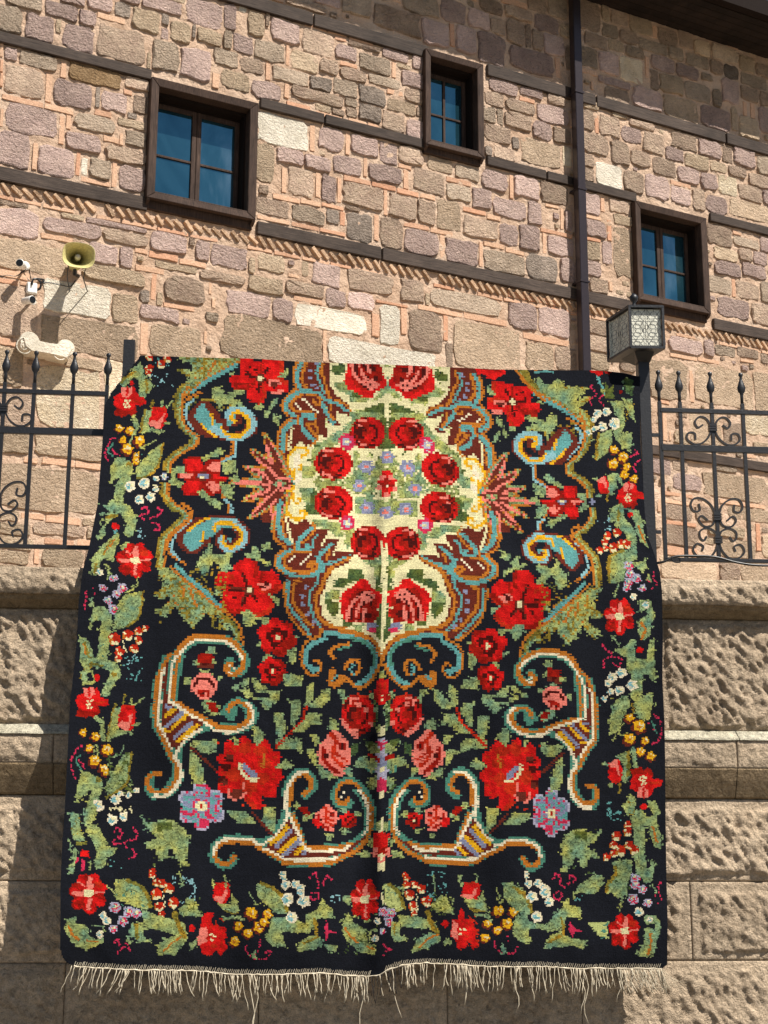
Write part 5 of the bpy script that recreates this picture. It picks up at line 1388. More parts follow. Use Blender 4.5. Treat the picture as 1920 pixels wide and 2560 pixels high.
s A 58 F:80,80 F:40,90 F:30,150 F:90,190 F:170,150 F:205,60 D:180,1550 D:110,1450 D:0,1395 C:1500,1380 C:1300,1375 C:1170,1440 C:1070,1570 C:1010,1659
s W 28 D:190,1600 D:130,1510 D:20,1430 C:1500,1412 C:1300,1412 C:1190,1470 C:1100,1580 C:1040,1680
e W 16/14 F:65,105 F:95,135 F:65,165
f t 1020,0 1250,0 1200,250 1170,460 1280,520 1450,620 1600,700 F:100,700 F:240,690 F:320,640 F:300,560 F:200,450 F:80,470 F:40,560 F:60,600 F:130,500 F:200,550 F:230,620 F:190,690 F:100,730 E:1659,730 E:1420,800 E:1250,900 E:1230,1000 E:1230,1160 E:1250,1260 E:1180,1390 E:1100,1460 E:920,1490 E:850,1440 E:830,1260 E:900,1190 E:980,1200 E:940,1260 E:930,1360 E:1000,1390 E:1060,1330 E:1110,1250 E:1120,1130 E:1070,1050 E:990,860 E:920,760 E:900,620 E:930,250 E:980,120
s t 60 F:0,590 F:50,500 F:150,460 F:270,510 F:330,610 F:270,720 F:120,780 E:1659,790
s A 46 F:50,560 F:80,495 F:160,480 F:245,520 F:270,600 F:235,680 F:140,735 F:0,745 E:1560,715 E:1400,620 E:1220,520 E:1130,490
s W 30 F:240,490 F:290,550 F:310,620 F:270,700 F:170,770 F:50,795 E:1659,785 E:1560,770 E:1500,710
s A 44 1100,-10 1015,140 975,250 955,500 955,700 1000,800 1060,920 1105,1040 1160,1120 1170,1250 1110,1360 1010,1410 920,1400 870,1340 875,1260 930,1225 1000,1225
s W 30 1045,120 1010,230 995,480 985,700 1030,790 1085,900 1110,960
s W 40 1190,950 1150,1050 1200,1130 1210,1260 1150,1370 1050,1450 940,1450
s A 34 1200,20 1160,130 1140,300 1130,460
s W 28 1165,0 1110,130 1105,300 1095,470 1150,500 1280,590 1400,660 1500,715
f N 1060,60 1090,60 1060,250 1080,480 1200,560 1330,640 1460,700 1400,745 1250,860 1165,975 1110,930 1030,760 1010,650 1030,230
s A 30 1180,480 1300,560 1400,610 1520,680 1659,745
s W 26 1150,495 1280,585 1400,655 1490,705
s V 42 1060,520 1100,545
s Y 46 1055,620 1140,560
s V 44 1060,730 1230,590
s Y 42 1130,740 1270,615
s V 42 1150,840 1330,690
s Y 46 1190,880 1380,720
s Y 34 1050,770 1100,790
s W 32 1410,765 1270,860 1200,950 1150,1040
# garland inside it
f M 1390,0 1550,0 1540,60 1390,50
f N 1380,50 1560,60 1540,130 1380,130
e D 30/30 1465,80
e G 44/26 1370,80 1540,60
f G C:1390,1540 C:1420,1480 C:1480,1480 C:1500,1540 C:1430,1560
f M C:1310,1560 C:1460,1550 C:1460,1640 C:1310,1640
f G 1360,200 1470,140 1560,200 1430,170
tulip 145 1450,310
f G 1250,230 1310,230 1310,290 1250,290
f G 1590,210 1640,210 1630,270 1590,260
f G 1420,470 1500,450 1560,480 1620,520 1600,610 1540,610 1450,540
f M 1480,480 1560,480 1610,560 1580,600 1520,560
# cornucopia below
@H*
s t 84 180,490 150,540 80,570 20,540 -30,470 0,370 100,310 230,300 340,325 470,340 560,290 630,200 690,60 700,-20 F:660,1500 F:650,1380 F:720,1240 F:820,1200 F:900,1260 F:925,1360 F:850,1450 
f t 440,330 590,250 690,80 770,20 860,250 900,360 1220,350 1330,320 1450,230 1500,150 1560,150 1520,300 1400,430 1250,520 1120,580 710,580 600,520 460,430
s t 60 1540,200 1545,0 F:1540,1640 F:1510,1480 F:1430,1370 F:1320,1290 F:1220,1300 F:1150,1400 F:1160,1520 F:1260,1560 F:1320,1520
s A 44 185,480 150,530 90,555 30,535 -10,470 5,390 110,335 340,345 450,410 560,460 660,520 720,545 1110,545 1240,490 1390,420 1480,320
s W 32 -20,450 10,360 120,305 340,310 400,350 480,370
s W 30 480,400 560,430 660,490 720,512 1120,508 1190,480
s A 34 1490,300 1530,180 1532,0 F:1525,1640 F:1495,1500 F:1420,1400 F:1330,1310 F:1230,1320 F:1170,1400 F:1185,1510 F:1260,1530 F:1290,1480
s W 26 1450,270 1500,180 1505,0 F:1500,1660 F:1470,1500 F:1400,1390
s t 26 1480,180 1480,0 F:1470,1640 F:1430,1500 F:1350,1390
e W 16/14 F:1240,1420 F:1210,1460
s A 44 720,-20 F:690,1480 F:695,1340 F:750,1250 F:830,1230 F:895,1290 F:900,1370 F:830,1430
s W 36 700,80 700,-20 F:640,1560 F:650,1400 F:700,1290 F:770,1215 F:860,1205
s A 30 760,60 790,140 840,260 870,360 920,385
s W 28 720,60 770,160 810,240 860,370 900,400
s W 26 500,330 590,270 650,180 700,110
s A 40 920,385 1210,388 1340,350
f N 720,110 780,230 830,300 880,400 920,440 1240,430 1340,370 1480,270 1460,320 1300,440 1120,480 700,490 560,430 480,375 560,330
s W 28 910,418 1230,418 1310,380
s W 26 770,180 812,260 850,370 895,405
s Y 44 540,345 620,290 700,190
s V 42 590,385 740,225
s Y 42 630,435 780,300
s V 42 670,465 820,325
s Y 38 780,460 850,395
s V 34 850,460 880,430
pinkrose 120/130 1085,100
f R 950,100 1010,90 1040,160 1000,200 950,150
dark 85 1310,120
e G 34/30 1270,30 1400,60 1270,230 920,80
f G 1090,250 1150,250 1130,320 1090,310
f M 810,0 890,-20 930,50 900,90
e G 30/30 800,-20 880,100
@F*
# the big red blossom
f R 200,820 260,860 300,920 350,900 440,860 480,920 490,990 590,1000 590,1080 530,1150 590,1180 620,1260 560,1320 550,1460 450,1470 400,1430 400,1560 340,1600 270,1540 230,1480 200,1420 100,1440 0,1430 -70,1390 -60,1300 -20,1260 -80,1220 -60,1160 -20,1140 -80,1080 -70,1030 0,1010 0,920 50,870 120,900 160,930 170,850
n r -80,850 600,1580 .56 11 88
s K 26 330,800 340,960
e r 70/60 220,960 380,980 420,1110 400,1270
e D 50/40 50,1060 -10,1290 20,1150
e N 40/30 60,1050 0,1310
e r 90/70 110,1230 260,1360
s A 10 420,1030 400,1150
s V 60 210,1145 310,1240
s C 30 168,1110 175,1180 250,1275 345,1285
s P 30 212,1310 205,1380
f N 80,1380 220,1400 200,1490 70,1480
s P 28 50,1380 55,1450 120,1500
s P 26 180,1480 220,1420
s r 50 240,1500 320,1570
f G 300,740 360,730 430,830 400,880 340,930 300,870
f G 90,850 140,850 150,930 110,920
f G 520,1160 650,1060 720,1140 650,1180
f G 510,590 610,590 640,700 640,800 580,860 540,800
f G 690,450 790,470 810,570 760,640 740,680 690,680
f G 640,410 700,470 680,500
f G 850,330 930,270 930,400 900,500 870,520 850,500
f G 880,520 960,450 1060,340 1105,340 1100,460 980,550
f G 830,650 870,590 970,590 1030,720 920,700 820,800 700,800 790,700
f G 690,620 760,620 740,740 690,720
f G 530,880 600,840 690,860 760,850 820,920 800,1020 770,980 680,960 540,950
f G 850,970 930,970 970,1050 970,1160 920,1110
f G 880,810 970,810 1000,900 950,930
f G 990,1150 1100,1210 1160,1270 1080,1280 990,1240
f G 1230,1170 1320,1160 1330,1270 1270,1230
f G 1080,680 1120,640 1180,700 1180,780 1080,760
f g 1310,930 1400,900 1400,1000 1320,1040
f G 1370,1090 1450,1030 1500,1060 1480,1150 1350,1150
f g 1440,870 1550,880 1590,980 1510,960
f G 1170,340 1240,340 1270,440 1240,490
s g 24 1540,400 1590,560 1560,720
f G 280,230 310,230 390,290 430,350 580,370 580,450 500,500 460,570 370,510 400,460 300,440 300,425 480,420 480,395 340,380
e G 34/28 130,330 200,290 240,260 220,360 265,400
s r 20 855,535 825,610 815,660 700,780 600,880 540,940
rose 178/215 1390,610
s R 24 1300,520 1250,640 1330,800
f P 1200,640 1230,720 1300,800 1380,860 1410,800 1330,780 1260,690 1230,640
e P 30/26 1390,500 1480,560 1530,700
s r 20 1380,400 1500,430
pinkrose 172/238 1140,1010
mixf 245 E:1425,1560
f G E:1320,870 E:1500,880 E:1600,850 E:1570,980 E:1460,1010 E:1370,960
f G E:1310,980 E:1390,1050 E:1440,1180 E:1460,1340 E:1350,1330 E:1300,1200
s N 20 E:1320,950 E:1560,1170
@H*
f G 100,20 280,30 400,150 250,150 150,90
f G 460,-10 580,-10 590,200 560,240 480,150
s N 24 360,40 450,150 560,265
@G*
f G 850,80 900,140 1000,150 1030,120 1170,130 1280,210 1340,310 1330,460 1300,540 1360,600 1290,610 1210,530 1170,440 1120,420 1110,520 1040,550 1010,500 1000,440 900,410 880,360 1010,320 1000,290 920,240 850,150
f g 1000,150 1170,135 1150,220 1010,240
n g 850,80 1360,610 .60 7 31
@F*
# centre column below the medallion
f R 1585,250 1700,215 1700,520 1600,490 1560,400
f M 1500,350 1600,400 1600,480 1540,440
f r 1600,280 1640,300 1620,400
f C 1640,390 1700,390 1700,470 1640,470
f G 1600,230 1620,150 1700,140 1700,250
e G 30/20 1540,410 1570,560
f C 1620,740 1700,720 1700,860 1600,830
f L 1600,860 1700,860 1700,1360 1600,1300 1560,1150
e k 30/26 1610,910 1650,960 1600,1330 1640,1280
e V 60/60 1640,1100
e C 34/26 1640,1170
f M 1490,1010 1600,1040 1610,1100 1520,1080
f t 1470,1150 1560,1110 1560,1220 1480,1190
f g 1480,1340 1560,1320 1540,1420
f G 1440,1110 1560,1050 1600,1150 1510,1230 1500,1150
f G 1480,970 1590,900 1620,1000 1540,1010
f G 1490,1290 1580,1240 1600,1340 1540,1380
f k 1580,1300 1700,1260 1700,1400 1590,1400
f C 1600,1400 1700,1390 1700,1480 1630,1510
f G 1600,640 1580,760 1620,780
@H*
f C 1590,230 1600,150 1640,80 1700,80 1700,240
f G 1570,150 1620,130 1620,230 1575,230
f R 1550,260 1620,240 1700,250 1700,400 1560,380
f M 1540,380 1700,400 1700,500 1560,470
e P 26/22 1570,410 1560,460 1640,480
f G 1410,440 1500,420 1530,480 1420,500
f G 1490,320 1560,300 1540,390
s C 50 1620,480 1618,600
s P 20 1610,490 1620,540
"""
BORDER = """
@N
f R 980,140 1300,140 1300,230 1250,250 1180,295 1110,270 1100,235 1010,230
s M 20 1040,170 1250,200
f G 1410,150 1500,150 1560,300 1650,330 1650,420 1560,350 1450,260
s A 24 1400,170 1470,280 1560,350 1660,440
@I
f O 60,90 160,90 200,200 300,300 260,310 150,230
s A 30 40,100 110,200 220,310 330,420
s A 18 220,95 490,95
s T 18 230,122 430,125
f G 250,190 290,180 320,250 400,260 470,200 520,230 560,310 640,280 720,290 760,350 690,380 640,440 760,440 740,480 650,510 560,460 380,360 280,300
@A
f G 250,320 450,105 490,150 500,240 590,330 580,400 480,470 440,450 450,300 390,255 340,320 300,340 400,390 260,345
s O 30 265,310 330,250 395,205
s O 24 520,290 530,420
e R 24/24 370,320
org 44 550,50 740,75 550,170 670,125
org 34 545,215
d B 570,230 800,400
d T 600,60 760,240
bf 148 330,505
bud 100/115 640,680
f G 490,620 580,590 545,740 560,790 690,800 640,820 460,845
f O 500,590 530,600 500,700 470,830 450,830
s O 22 600,500 570,570
s G 22 690,510 680,560
s G 18 790,510 740,570
e G 34/16 735,740 660,830
yel 42 240,790 280,915
yel 48 345,815
yel 62 450,925 320,1010
yel 44 420,1075 410,1130
q 195,890 150,900 140,950 105,1000 100,1080 130,1130
q 170,1010 200,1050 230,1070
s t 16 180,950 130,1020 170,1080
s G 44 390,670 420,760 400,850
s G 16 370,860 350,960
s G 14 460,1000 620,915
f G 210,1100 300,1100 380,1160 380,1280 260,1280 150,1350 150,1200
e O 30/26 340,1170
f G 410,1220 470,1140 560,1030 690,940 690,1060 640,1200 560,1270 430,1300
n t 430,1030 660,1290 .62 6 61
s O 26 695,950 670,1080 630,1200 550,1280 430,1305
s G 100 320,1230 290,1330 250,1420 240,1500 225,1610
n t 200,1200 360,1659 .62 5 62
bell 60 350,1390 500,1360
bell 52 450,1530 570,1500
bell 30 710,1290 620,1310 620,1420
d C 560,1370 640,1460
q 470,1620 510,1600 540,1650
q 640,1610 690,1640
@C
f G 300,0 430,0 450,60 430,110 370,60
s G 120 430,20 540,60 600,150
s G 100 620,180 590,290
f G 340,170 350,90 470,100 420,160 370,200
s O 34 360,130 460,120
f G 280,280 350,200 340,290 320,370 270,370
e R 36/36 450,230
d T 400,250 520,340
e G 16/16 310,110 320,160 300,200
q 720,50 770,40 790,90 730,110 700,130 750,160
q 890,40 930,80 890,120 810,150
q 840,190 900,210 910,260 850,270
d B 680,250 760,380
f G 480,290 490,400 440,480 430,600 330,570 300,600 250,750 205,740 200,560 300,440 400,350
s O 18 410,370 320,520
s A 16 440,370 340,500
s O 26 250,620 235,720
bell 42 290,710
s G 22 340,630 380,660 370,760
f2 188/190 650,580
f G 500,430 560,400 580,430 520,480
mixb 44 320,870 430,770
mixb 56 520,870 430,1090
mixb 50 460,930 370,1000
s G 16 680,760 670,850 560,920
q 210,870 230,930
q 150,910 140,1000 130,1080
s G 30 200,990 210,1050
f G 180,1290 200,1160 220,1070 330,1060 400,1130 410,1190 300,1190 230,1220
f G 540,940 740,905 720,1050 690,1190 560,1280 430,1310 430,1200 490,1000
n g 430,900 740,1300 .6 6 63
s O 22 735,910 715,1080 680,1190 560,1270
s G 110 360,1200 350,1300 330,1450 310,1620
n t 280,1200 400,1650 .6 5 64
org 66 440,1400
org 60 580,1360
org 44 690,1320 690,1410
org 36 760,1290
org 50 640,1500 490,1530
org 40 480,1600
s C 10 530,1420 560,1560
d B 570,1560 680,1659
f G 80,1370 150,1390 200,1490 240,1630 230,1680 100,1680
s O 26 130,1430 160,1540 210,1640
s A 14 120,1450 150,1560
@E
f G 170,-10 230,-10 250,80 210,160 180,90
s G 100 240,70 380,70 500,110 540,200
s G 84 540,180 500,250 460,330 430,380
s O 30 280,80 400,100
s O 26 170,220 200,160 290,110
e O 26/30 520,190
f G 170,170 260,120 320,190 300,300 190,290
f K 240,180 300,170 300,250 250,260
e R 34/38 340,225
d T 600,10 830,260
bf 150 275,470
bud 95/140 650,640
f G 500,560 590,520 550,700 570,760 700,780 560,830 430,880
f O 520,490 550,490 500,620 470,800 430,890
s O 22 630,400 610,490
s G 16 690,430 700,490 740,510
s G 20 830,430 740,510
s G 26 720,720 780,700
e G 24/18 690,810
s G 44 330,640 400,700 400,800 410,870
yel 44 200,795 260,960
yel 50 330,835
yel 66 450,975 320,1090
yel 52 410,1170
yel 40 430,1210
q 185,940 140,960 110,1010 70,1080 80,1180 110,1260
q 150,1080 190,1120 210,1160
s t 16 170,1020 120,1080 180,1190
s G 18 340,920 350,1030
s G 14 620,930 600,1000 500,1060
f G 180,1190 240,1190 300,1240 390,1270 400,1400 260,1400 130,1510 120,1460 150,1310
e O 34/26 350,1280
f G 430,1400 440,1310 520,1180 590,1060 640,1000 710,1000 690,1180 640,1340 500,1440
n g 430,1000 710,1440 .52 7 65
s O 26 700,1010 680,1180 640,1330 440,1470
s G 104 330,1400 300,1520 280,1659
bell 64 350,1550
bell 56 530,1490
bell 36 580,1430 670,1440 760,1390
d C 450,1560 700,1620
@G
s G 100 320,0 300,120 
s G 130 340,230 400,330
s G 110 400,350 430,470 410,580
f G 440,380 600,420 560,480 470,520
bell 60 540,120
bell 50 660,90
f G 100,50 190,50 220,230 250,320 140,340 110,200
n O 110,100 220,300 .5 5 66
s O 34 260,360 180,370
s G 16 90,320 110,460
s G 50 150,440 150,520
f R 230,430 290,450 310,510 200,510
s k 30 240,550 240,640
s k 20 190,525 140,570
f G 90,600 150,540 150,680 90,680
s G 16 320,550 310,640
q 560,250 600,205 640,260 620,310 600,300
q 560,320 560,370 620,370
q 755,210 800,260 780,320 690,340 660,370
q 680,400 770,450 770,500 710,520
d T 520,500 640,680
f2 195/215 295,880
f G 570,740 700,740 830,790 900,880 960,1020 900,1060 700,1000 600,950 560,860
n t 590,760 880,1040 .6 7 67
s O 40 700,750 830,810 900,900 940,1030
s S 14 490,810 560,880
org 34 960,660 960,700
org 46 1010,770 1060,780
org 58 1130,830 1000,890 1180,985
org 52 1030,1020
org 38 1050,1110
s C 10 1070,860 1090,1080
d B 1170,700 1410,980
s G 16 1240,660 1270,820
mixb 62 570,1030 710,1080
mixb 58 650,1170 790,1090
bell 48 450,1120 490,1170
mixb 48 550,1250
f G 70,1150 150,1130 180,1210 280,1210 300,1320 380,1370 440,1330 450,1230 350,1230 340,1210 460,1215 440,1400 280,1470 160,1430 60,1290
s A 22 90,1230 130,1310 190,1360
s A 20 270,1370 390,1390
bell 44 410,1310
f G 840,1050 1100,1140 1300,1200 1310,1350 1100,1290 870,1230
f G 730,1200 860,1190 870,1320 930,1390 820,1390 720,1300
s O 40 790,1210 800,1340
f G 1010,1530 1010,1440 1080,1360 1250,1310 1330,1340 1270,1420 1190,1520
s A 18 1080,1480 1180,1390 1290,1320
f G 1320,930 1400,960 1480,1130 1320,1120 1230,1050 1290,1000
n g 1230,930 1480,1130 .55 6 68
s O 56 1190,1090 1230,1220 1290,1330
f G 1350,1400 1440,1340 1400,1440 1340,1490
e R 36/40 1370,1250
q 560,1400 600,1370 620,1420
q 600,1500 660,1440 730,1480 690,1410
s G 22 700,1340 720,1400
# rose standing on the lower border
f R 1470,1130 1520,1070 1590,1090 1570,1200 H:100,1180 H:100,1280 H:80,1300 H:120,1380 H:40,1460 H:0,1400 G:1560,1530 G:1480,1500 G:1440,1400
f P 1440,1250 1520,1230 1530,1400 1420,1420
n r 1520,1100 1700,1530 .5 7 69
f R 1480,1400 1560,1380 1560,1510 1480,1510
e C 14/14 1560,1310 1600,1330 1570,1370
@H
bud 86/110 55,840
f G 150,850 200,900 240,1050 150,1020 60,1000 10,930 100,950 150,960
f O 70,1010 240,1040 160,1050
s G 20 90,670 100,780
s G 18 -40,700 -20,780
f G 410,740 500,750 620,830 700,950 710,1040 620,1050 500,960 400,850
n g 400,740 700,1040 .6 7 70
s O 34 440,745 560,790 650,880 705,1020
s G 12 320,830 400,950
yel 62 350,1040 420,1180
yel 50 510,1050 470,1130
yel 50 220,1170 310,1240 180,1320
s G 26 80,1100 180,1080 280,1100
q 300,1350 290,1400 340,1460
q 440,1310 420,1400 380,1480
q 480,1430 540,1410 500,1490 380,1495
f G 350,1470 370,1400 400,1440 400,1500
f G 540,1080 750,1080 940,1170 930,1240 640,1210 690,1370 560,1370 490,1290 530,1180
f G 880,1060 1000,1000 1060,880 1090,960 1150,1000 1150,1090 1000,1090 980,1180 890,1180
s O 30 980,1100 990,1260
f G 800,1420 820,1330 930,1260 1030,1270 1050,1350 960,1400
f G 1050,1340 1200,1360 1190,1430 1100,1400
s O 26 860,1340 1000,1280
bell 34 660,650 670,690
bell 46 690,760 780,750 840,790
bell 64 710,900 870,920
bell 62 750,1080
bell 40 840,830
d B 1120,850 1220,940
f k 1070,1180 1100,1110 1110,1200 1180,1230 1110,1240 1100,1320 1080,1280
q 925,690 980,640 1000,720 1020,790
q 1140,710 1100,670 1070,720 1060,770
q 940,840 1000,840 1020,890 960,910 930,880
f2 145/210 1470,900
f G 1250,870 1330,870 1330,960 1260,930
f G 1240,1150 1320,1030 1350,1130 1480,1200 1500,1330 1590,1390 1560,1450 1400,1420 1260,1280
n g 1240,1050 1590,1450 .56 6 71
s A 24 1270,1190 1340,1280 1400,1330
s A 18 1480,1370 1560,1390
s G 20 1590,1210 1520,1220 1520,1300
bell 36 1570,1290
@M
f S 160,800 240,790 330,880 390,1040 340,1060 170,1000
n G 160,800 380,1050 .5 6 72
s O 34 230,795 320,880 375,1030
mixb 54 160,1080 240,1090
mixb 50 215,1180
bell 38 100,1170
mixb 34 150,1280
org 34 385,690 400,730
org 42 400,795 480,790
org 56 430,900 610,970
org 52 550,840 465,1020
org 32 480,1090
s C 10 510,900 510,1080
d T 610,660 830,960
s G 16 680,700 700,870
f G 740,900 820,930 900,1100 720,1080 650,1020
n g 640,900 900,1110 .5 6 73
bud 98/100 1070,860
f G 990,940 1150,950 1190,850 1240,1080 1040,1020
f O 1040,1030 1230,1070 1100,1080
s G 18 940,700 960,790
s G 18 1130,690 1130,770
f G 310,1110 560,1130 700,1190 740,1290 620,1250 340,1230
s O 50 620,1080 650,1190 720,1280
f G 450,1500 500,1370 640,1290 740,1310 760,1380 600,1460
s A 20 530,1450 620,1360 720,1310
f G 240,1180 330,1180 330,1320 410,1380 280,1380 240,1320
s O 20 270,1200 280,1320
f G 780,1380 850,1340 830,1400 790,1440
f R 870,1160 920,1150 960,1040 1000,1080 990,1150 1080,1150 1110,1240 1130,1290 1100,1350 1150,1410 1090,1470 1040,1380 1020,1450 930,1460 910,1370 860,1330
f P 870,1170 930,1200 930,1360 870,1340
n r 960,1100 1150,1470 .5 7 74
e C 14/14 960,1260 1000,1260 960,1300
e R 30/44 800,1200
yel 62 1355,1070 1440,1200
yel 50 1500,1080
yel 48 1235,1200 1340,1270 1210,1350
s G 24 1110,1110 1220,1120 1280,1170
f G 1390,770 1480,770 1620,860 1659,960 1659,1080 1560,1080 1420,950
n g 1390,770 1659,1080 .56 7 75
s G 12 1320,830 1400,980
q 1320,1380 1320,1440 1400,1500 1500,1510 1550,1440
q 1450,1330 1450,1380
f G 1380,1460 1400,1400 1430,1460 1420,1520
q 165,1410 200,1460 250,1470
q 165,1520 190,1490
s C 14 130,880 170,1000
f G 1520,1120 1659,1100 1680,1390 1560,1370 1500,1300
@L
f G -40,740 60,740 150,850 210,1000 120,1040 30,950
n g -40,740 210,1040 .6 7 76
s O 36 20,740 120,810 180,900 200,990
bell 28 150,590 150,630
bell 44 170,700 270,700
bell 40 330,740
bell 62 345,790 210,840
bell 54 385,890
bell 64 260,1040
f G 30,1040 200,1100 350,1130 500,1150 440,1200 260,1170 150,1160 210,1310 100,1310 10,1230
q 425,650 470,600 500,650 500,700 545,750
q 590,700 600,620 650,640 640,690
q 430,820 480,780 520,830 480,870 440,840
f G 860,600 930,620 950,700 870,800 650,800 700,720
s G 20 640,790 640,860
d T 650,820 740,890
f G 420,1040 520,960 570,850 600,930 710,940 725,1060 560,1050 540,1150 440,1180 410,1130
s O 30 510,1060 530,1160 540,1290
f G 340,1380 350,1280 480,1200 590,1260 770,1300 740,1380 620,1340 450,1360
s O 30 380,1310 500,1240
f k 590,1180 610,1090 640,1160 740,1200 650,1200 630,1270
f S 790,1110 980,1100 1000,1280 900,1240
n t 880,1100 1000,1280 .55 7 77
f2 160/190 1165,1190
f G 1300,1450 1360,1330 1380,1160 1420,1150 1480,1180 1500,1110 1400,1130 1370,1080 1380,1030 1480,1030 1530,1080 1540,1200 1500,1300 1480,1420 1400,1460
s A 26 1410,1430 1440,1330 1430,1220
bell 34 1430,1075
bell 48 1315,995
mixb 54 1280,640 1275,710
mixb 50 1350,760
mixb 62 1255,860
mixb 46 1410,900
f G 1060,490 1150,450 1240,450 1240,600 1200,700 1200,820 1100,850 1050,800 970,780 1000,680 1080,620 1060,560
n g 1000,450 1240,850 .58 7 78
s O 34 1070,520 1080,600 1000,700 980,780
s G 16 1150,850 1110,990
s G 116 1320,-10 1320,200 1320,400 1340,520
f G 1290,540 1400,560 1480,460 1480,580 1440,700 1380,700 1300,600
org 38 1200,90
org 50 1195,165 1080,205
org 44 1050,300 1055,390 980,430
org 60 1125,360
org 46 1210,300
org 50 1260,350
f G 1410,0 1480,-10 1540,200 1550,350 1480,320 1430,200
s A 26 1430,40 1480,180 1510,270
q 1535,690 1520,780 1550,860
q 1480,830 1510,900
s G 16 1470,710 1490,800
@K
s G 110 1290,80 1300,200 1290,330
s G 84 1280,0 1240,30
f G 1080,360 1200,330 1230,420 1150,560 1110,690 1010,740 1020,560
n g 1010,330 1230,740 .58 7 79
f G 1260,400 1300,360 1450,290 1460,430 1420,580 1300,560
bell 54 1040,130 1140,90
bell 62 1250,220
bell 54 1110,270
bell 40 1020,290 1000,200
bell 32 960,360
f G 1370,-10 1480,-10 1490,190 1430,150
yel 50 1220,560
yel 72 1320,650
yel 64 1220,780
yel 46 1380,800
yel 50 1330,910
yel 50 1440,960
s O 20 1250,420 1260,500
q 1480,520 1540,600 1550,720 1520,790 1460,830
q 1420,620 1470,680
s t 14 1460,600 1500,720
s G 14 1150,620 1050,790
budu 74/128 1070,1110
f G 1070,960 1180,900 1220,900 1225,1170 1170,1240 1140,1190 1150,1040
f O 1190,900 1225,900 1225,1160 1190,1180
s O 24 1115,1250 1110,1340
s G 22 940,1040 1000,1040
e G 30/26 1020,1260
s G 44 1260,880 1270,980 1290,1090
bfu 150 1370,1240
f G 1140,1480 1240,1350 1280,1400 1280,1540 1200,1580
n O 1160,1400 1270,1570 .52 5 80
f G 1220,1580 1500,1590 1500,1680 1240,1680
f G 1390,1420 1490,1420 1530,1540 1480,1600
e R 32/32 1365,1480
d T 980,1430 1150,1620
@J
f G 1010,20 1040,-20 1150,-20 1160,90 1060,90
s G 110 1130,110 1220,200 1240,340
s G 80 1240,340 1260,460
f G 1280,50 1350,120 1410,380 1330,300 1280,190
s A 18 1310,150 1380,320
s G 30 1260,0 1370,110
e R 30/26 1220,30
d B 870,10 1030,190
org 46 1085,215
org 42 990,245
org 36 960,310
org 50 1050,370
org 46 1130,330 1190,330
org 34 970,380 910,400
f G 1010,450 1200,390 1250,500 1170,620 1170,700 1020,740 1000,560
s O 34 1150,400 1020,460 1000,600 1010,730
f G 1200,520 1370,510 1390,450 1400,560 1360,630 1270,560
mixb 52 1210,560 1225,640 1295,690 1210,730
mixb 46 1190,785
mixb 42 1350,790
bell 40 1260,880
q 1465,620 1470,690 1500,750
q 1415,710 1450,790
s G 24 1410,650 1440,710
s G 18 1110,740 1060,870
f2 160/195 1110,1080
f G 1320,910 1440,920 1490,1080 1440,1150 1430,1280 1370,1340 1300,1260 1310,1130 1400,1080 1390,1000 1340,1050 1315,1010
s A 24 1340,1150 1380,1220 1350,1310
bell 40 1390,960
f G 1050,1440 1190,1380 1240,1310 1290,1340 1290,1520 1400,1520 1420,1380 1480,1310 1470,1680 1210,1680 1180,1500
f K 1270,1380 1400,1380 1380,1510 1290,1510
e R 36/36 1330,1430
s G 16 1030,1280 1120,1390
q 935,1375 970,1420 1030,1465
q 1040,1490 950,1540 960,1610
q 1060,1500 1130,1520 1110,1600 1050,1570
@I
f G 1010,420 1140,420 1170,500 1150,600 1080,560
s G 80 1110,480 1130,640 1090,760 1180,880
f G 1150,410 1240,400 1280,640 1210,580
n O 1150,410 1280,640 .55 5 81
f G 900,760 1040,720 1040,820 1000,960 880,1050 860,1000
s O 28 900,760 880,900 875,1030
f G 1120,800 1250,740 1230,960 1160,900
bell 46 890,550 980,540
bell 62 1060,660
bell 50 940,690
bell 34 850,620 860,710 800,750
yel 50 1060,930
yel 58 1150,1010 1050,1080
yel 46 1190,1110 1160,1190 1260,1235
q 830,260 820,290 880,350
q 870,370 800,400 820,460
q 940,370 900,420 950,470
s T 26 880,180 930,260 965,340
f G 900,310 970,300 960,370
f R 800,105 940,105 930,150 880,170
q 1280,930 1300,980 1230,1000
q 1320,1040 1260,1110 1290,1160
budu 62/92 945,1300
f G 1000,1180 1090,1170 1080,1320 1010,1400 1000,1250
s O 20 990,1400 985,1460
s G 22 840,1230 890,1240
s G 22 880,1410 930,1410
s G 30 1090,1180 1150,1310
bf 128 1215,1400
f G 1010,1680 1040,1530 1130,1480 1160,1560 1160,1680
s O 30 1110,1560 1100,1659
f G 1210,1550 1310,1550 1360,1680 1260,1680
e R 22/22 1230,1600
f g 960,200 1000,300 1050,240 1060,400 970,400
f g 1150,190 1250,200 1250,380 1180,330
e M 20/20 1130,330
f M 930,110 1030,115 1000,150
"""
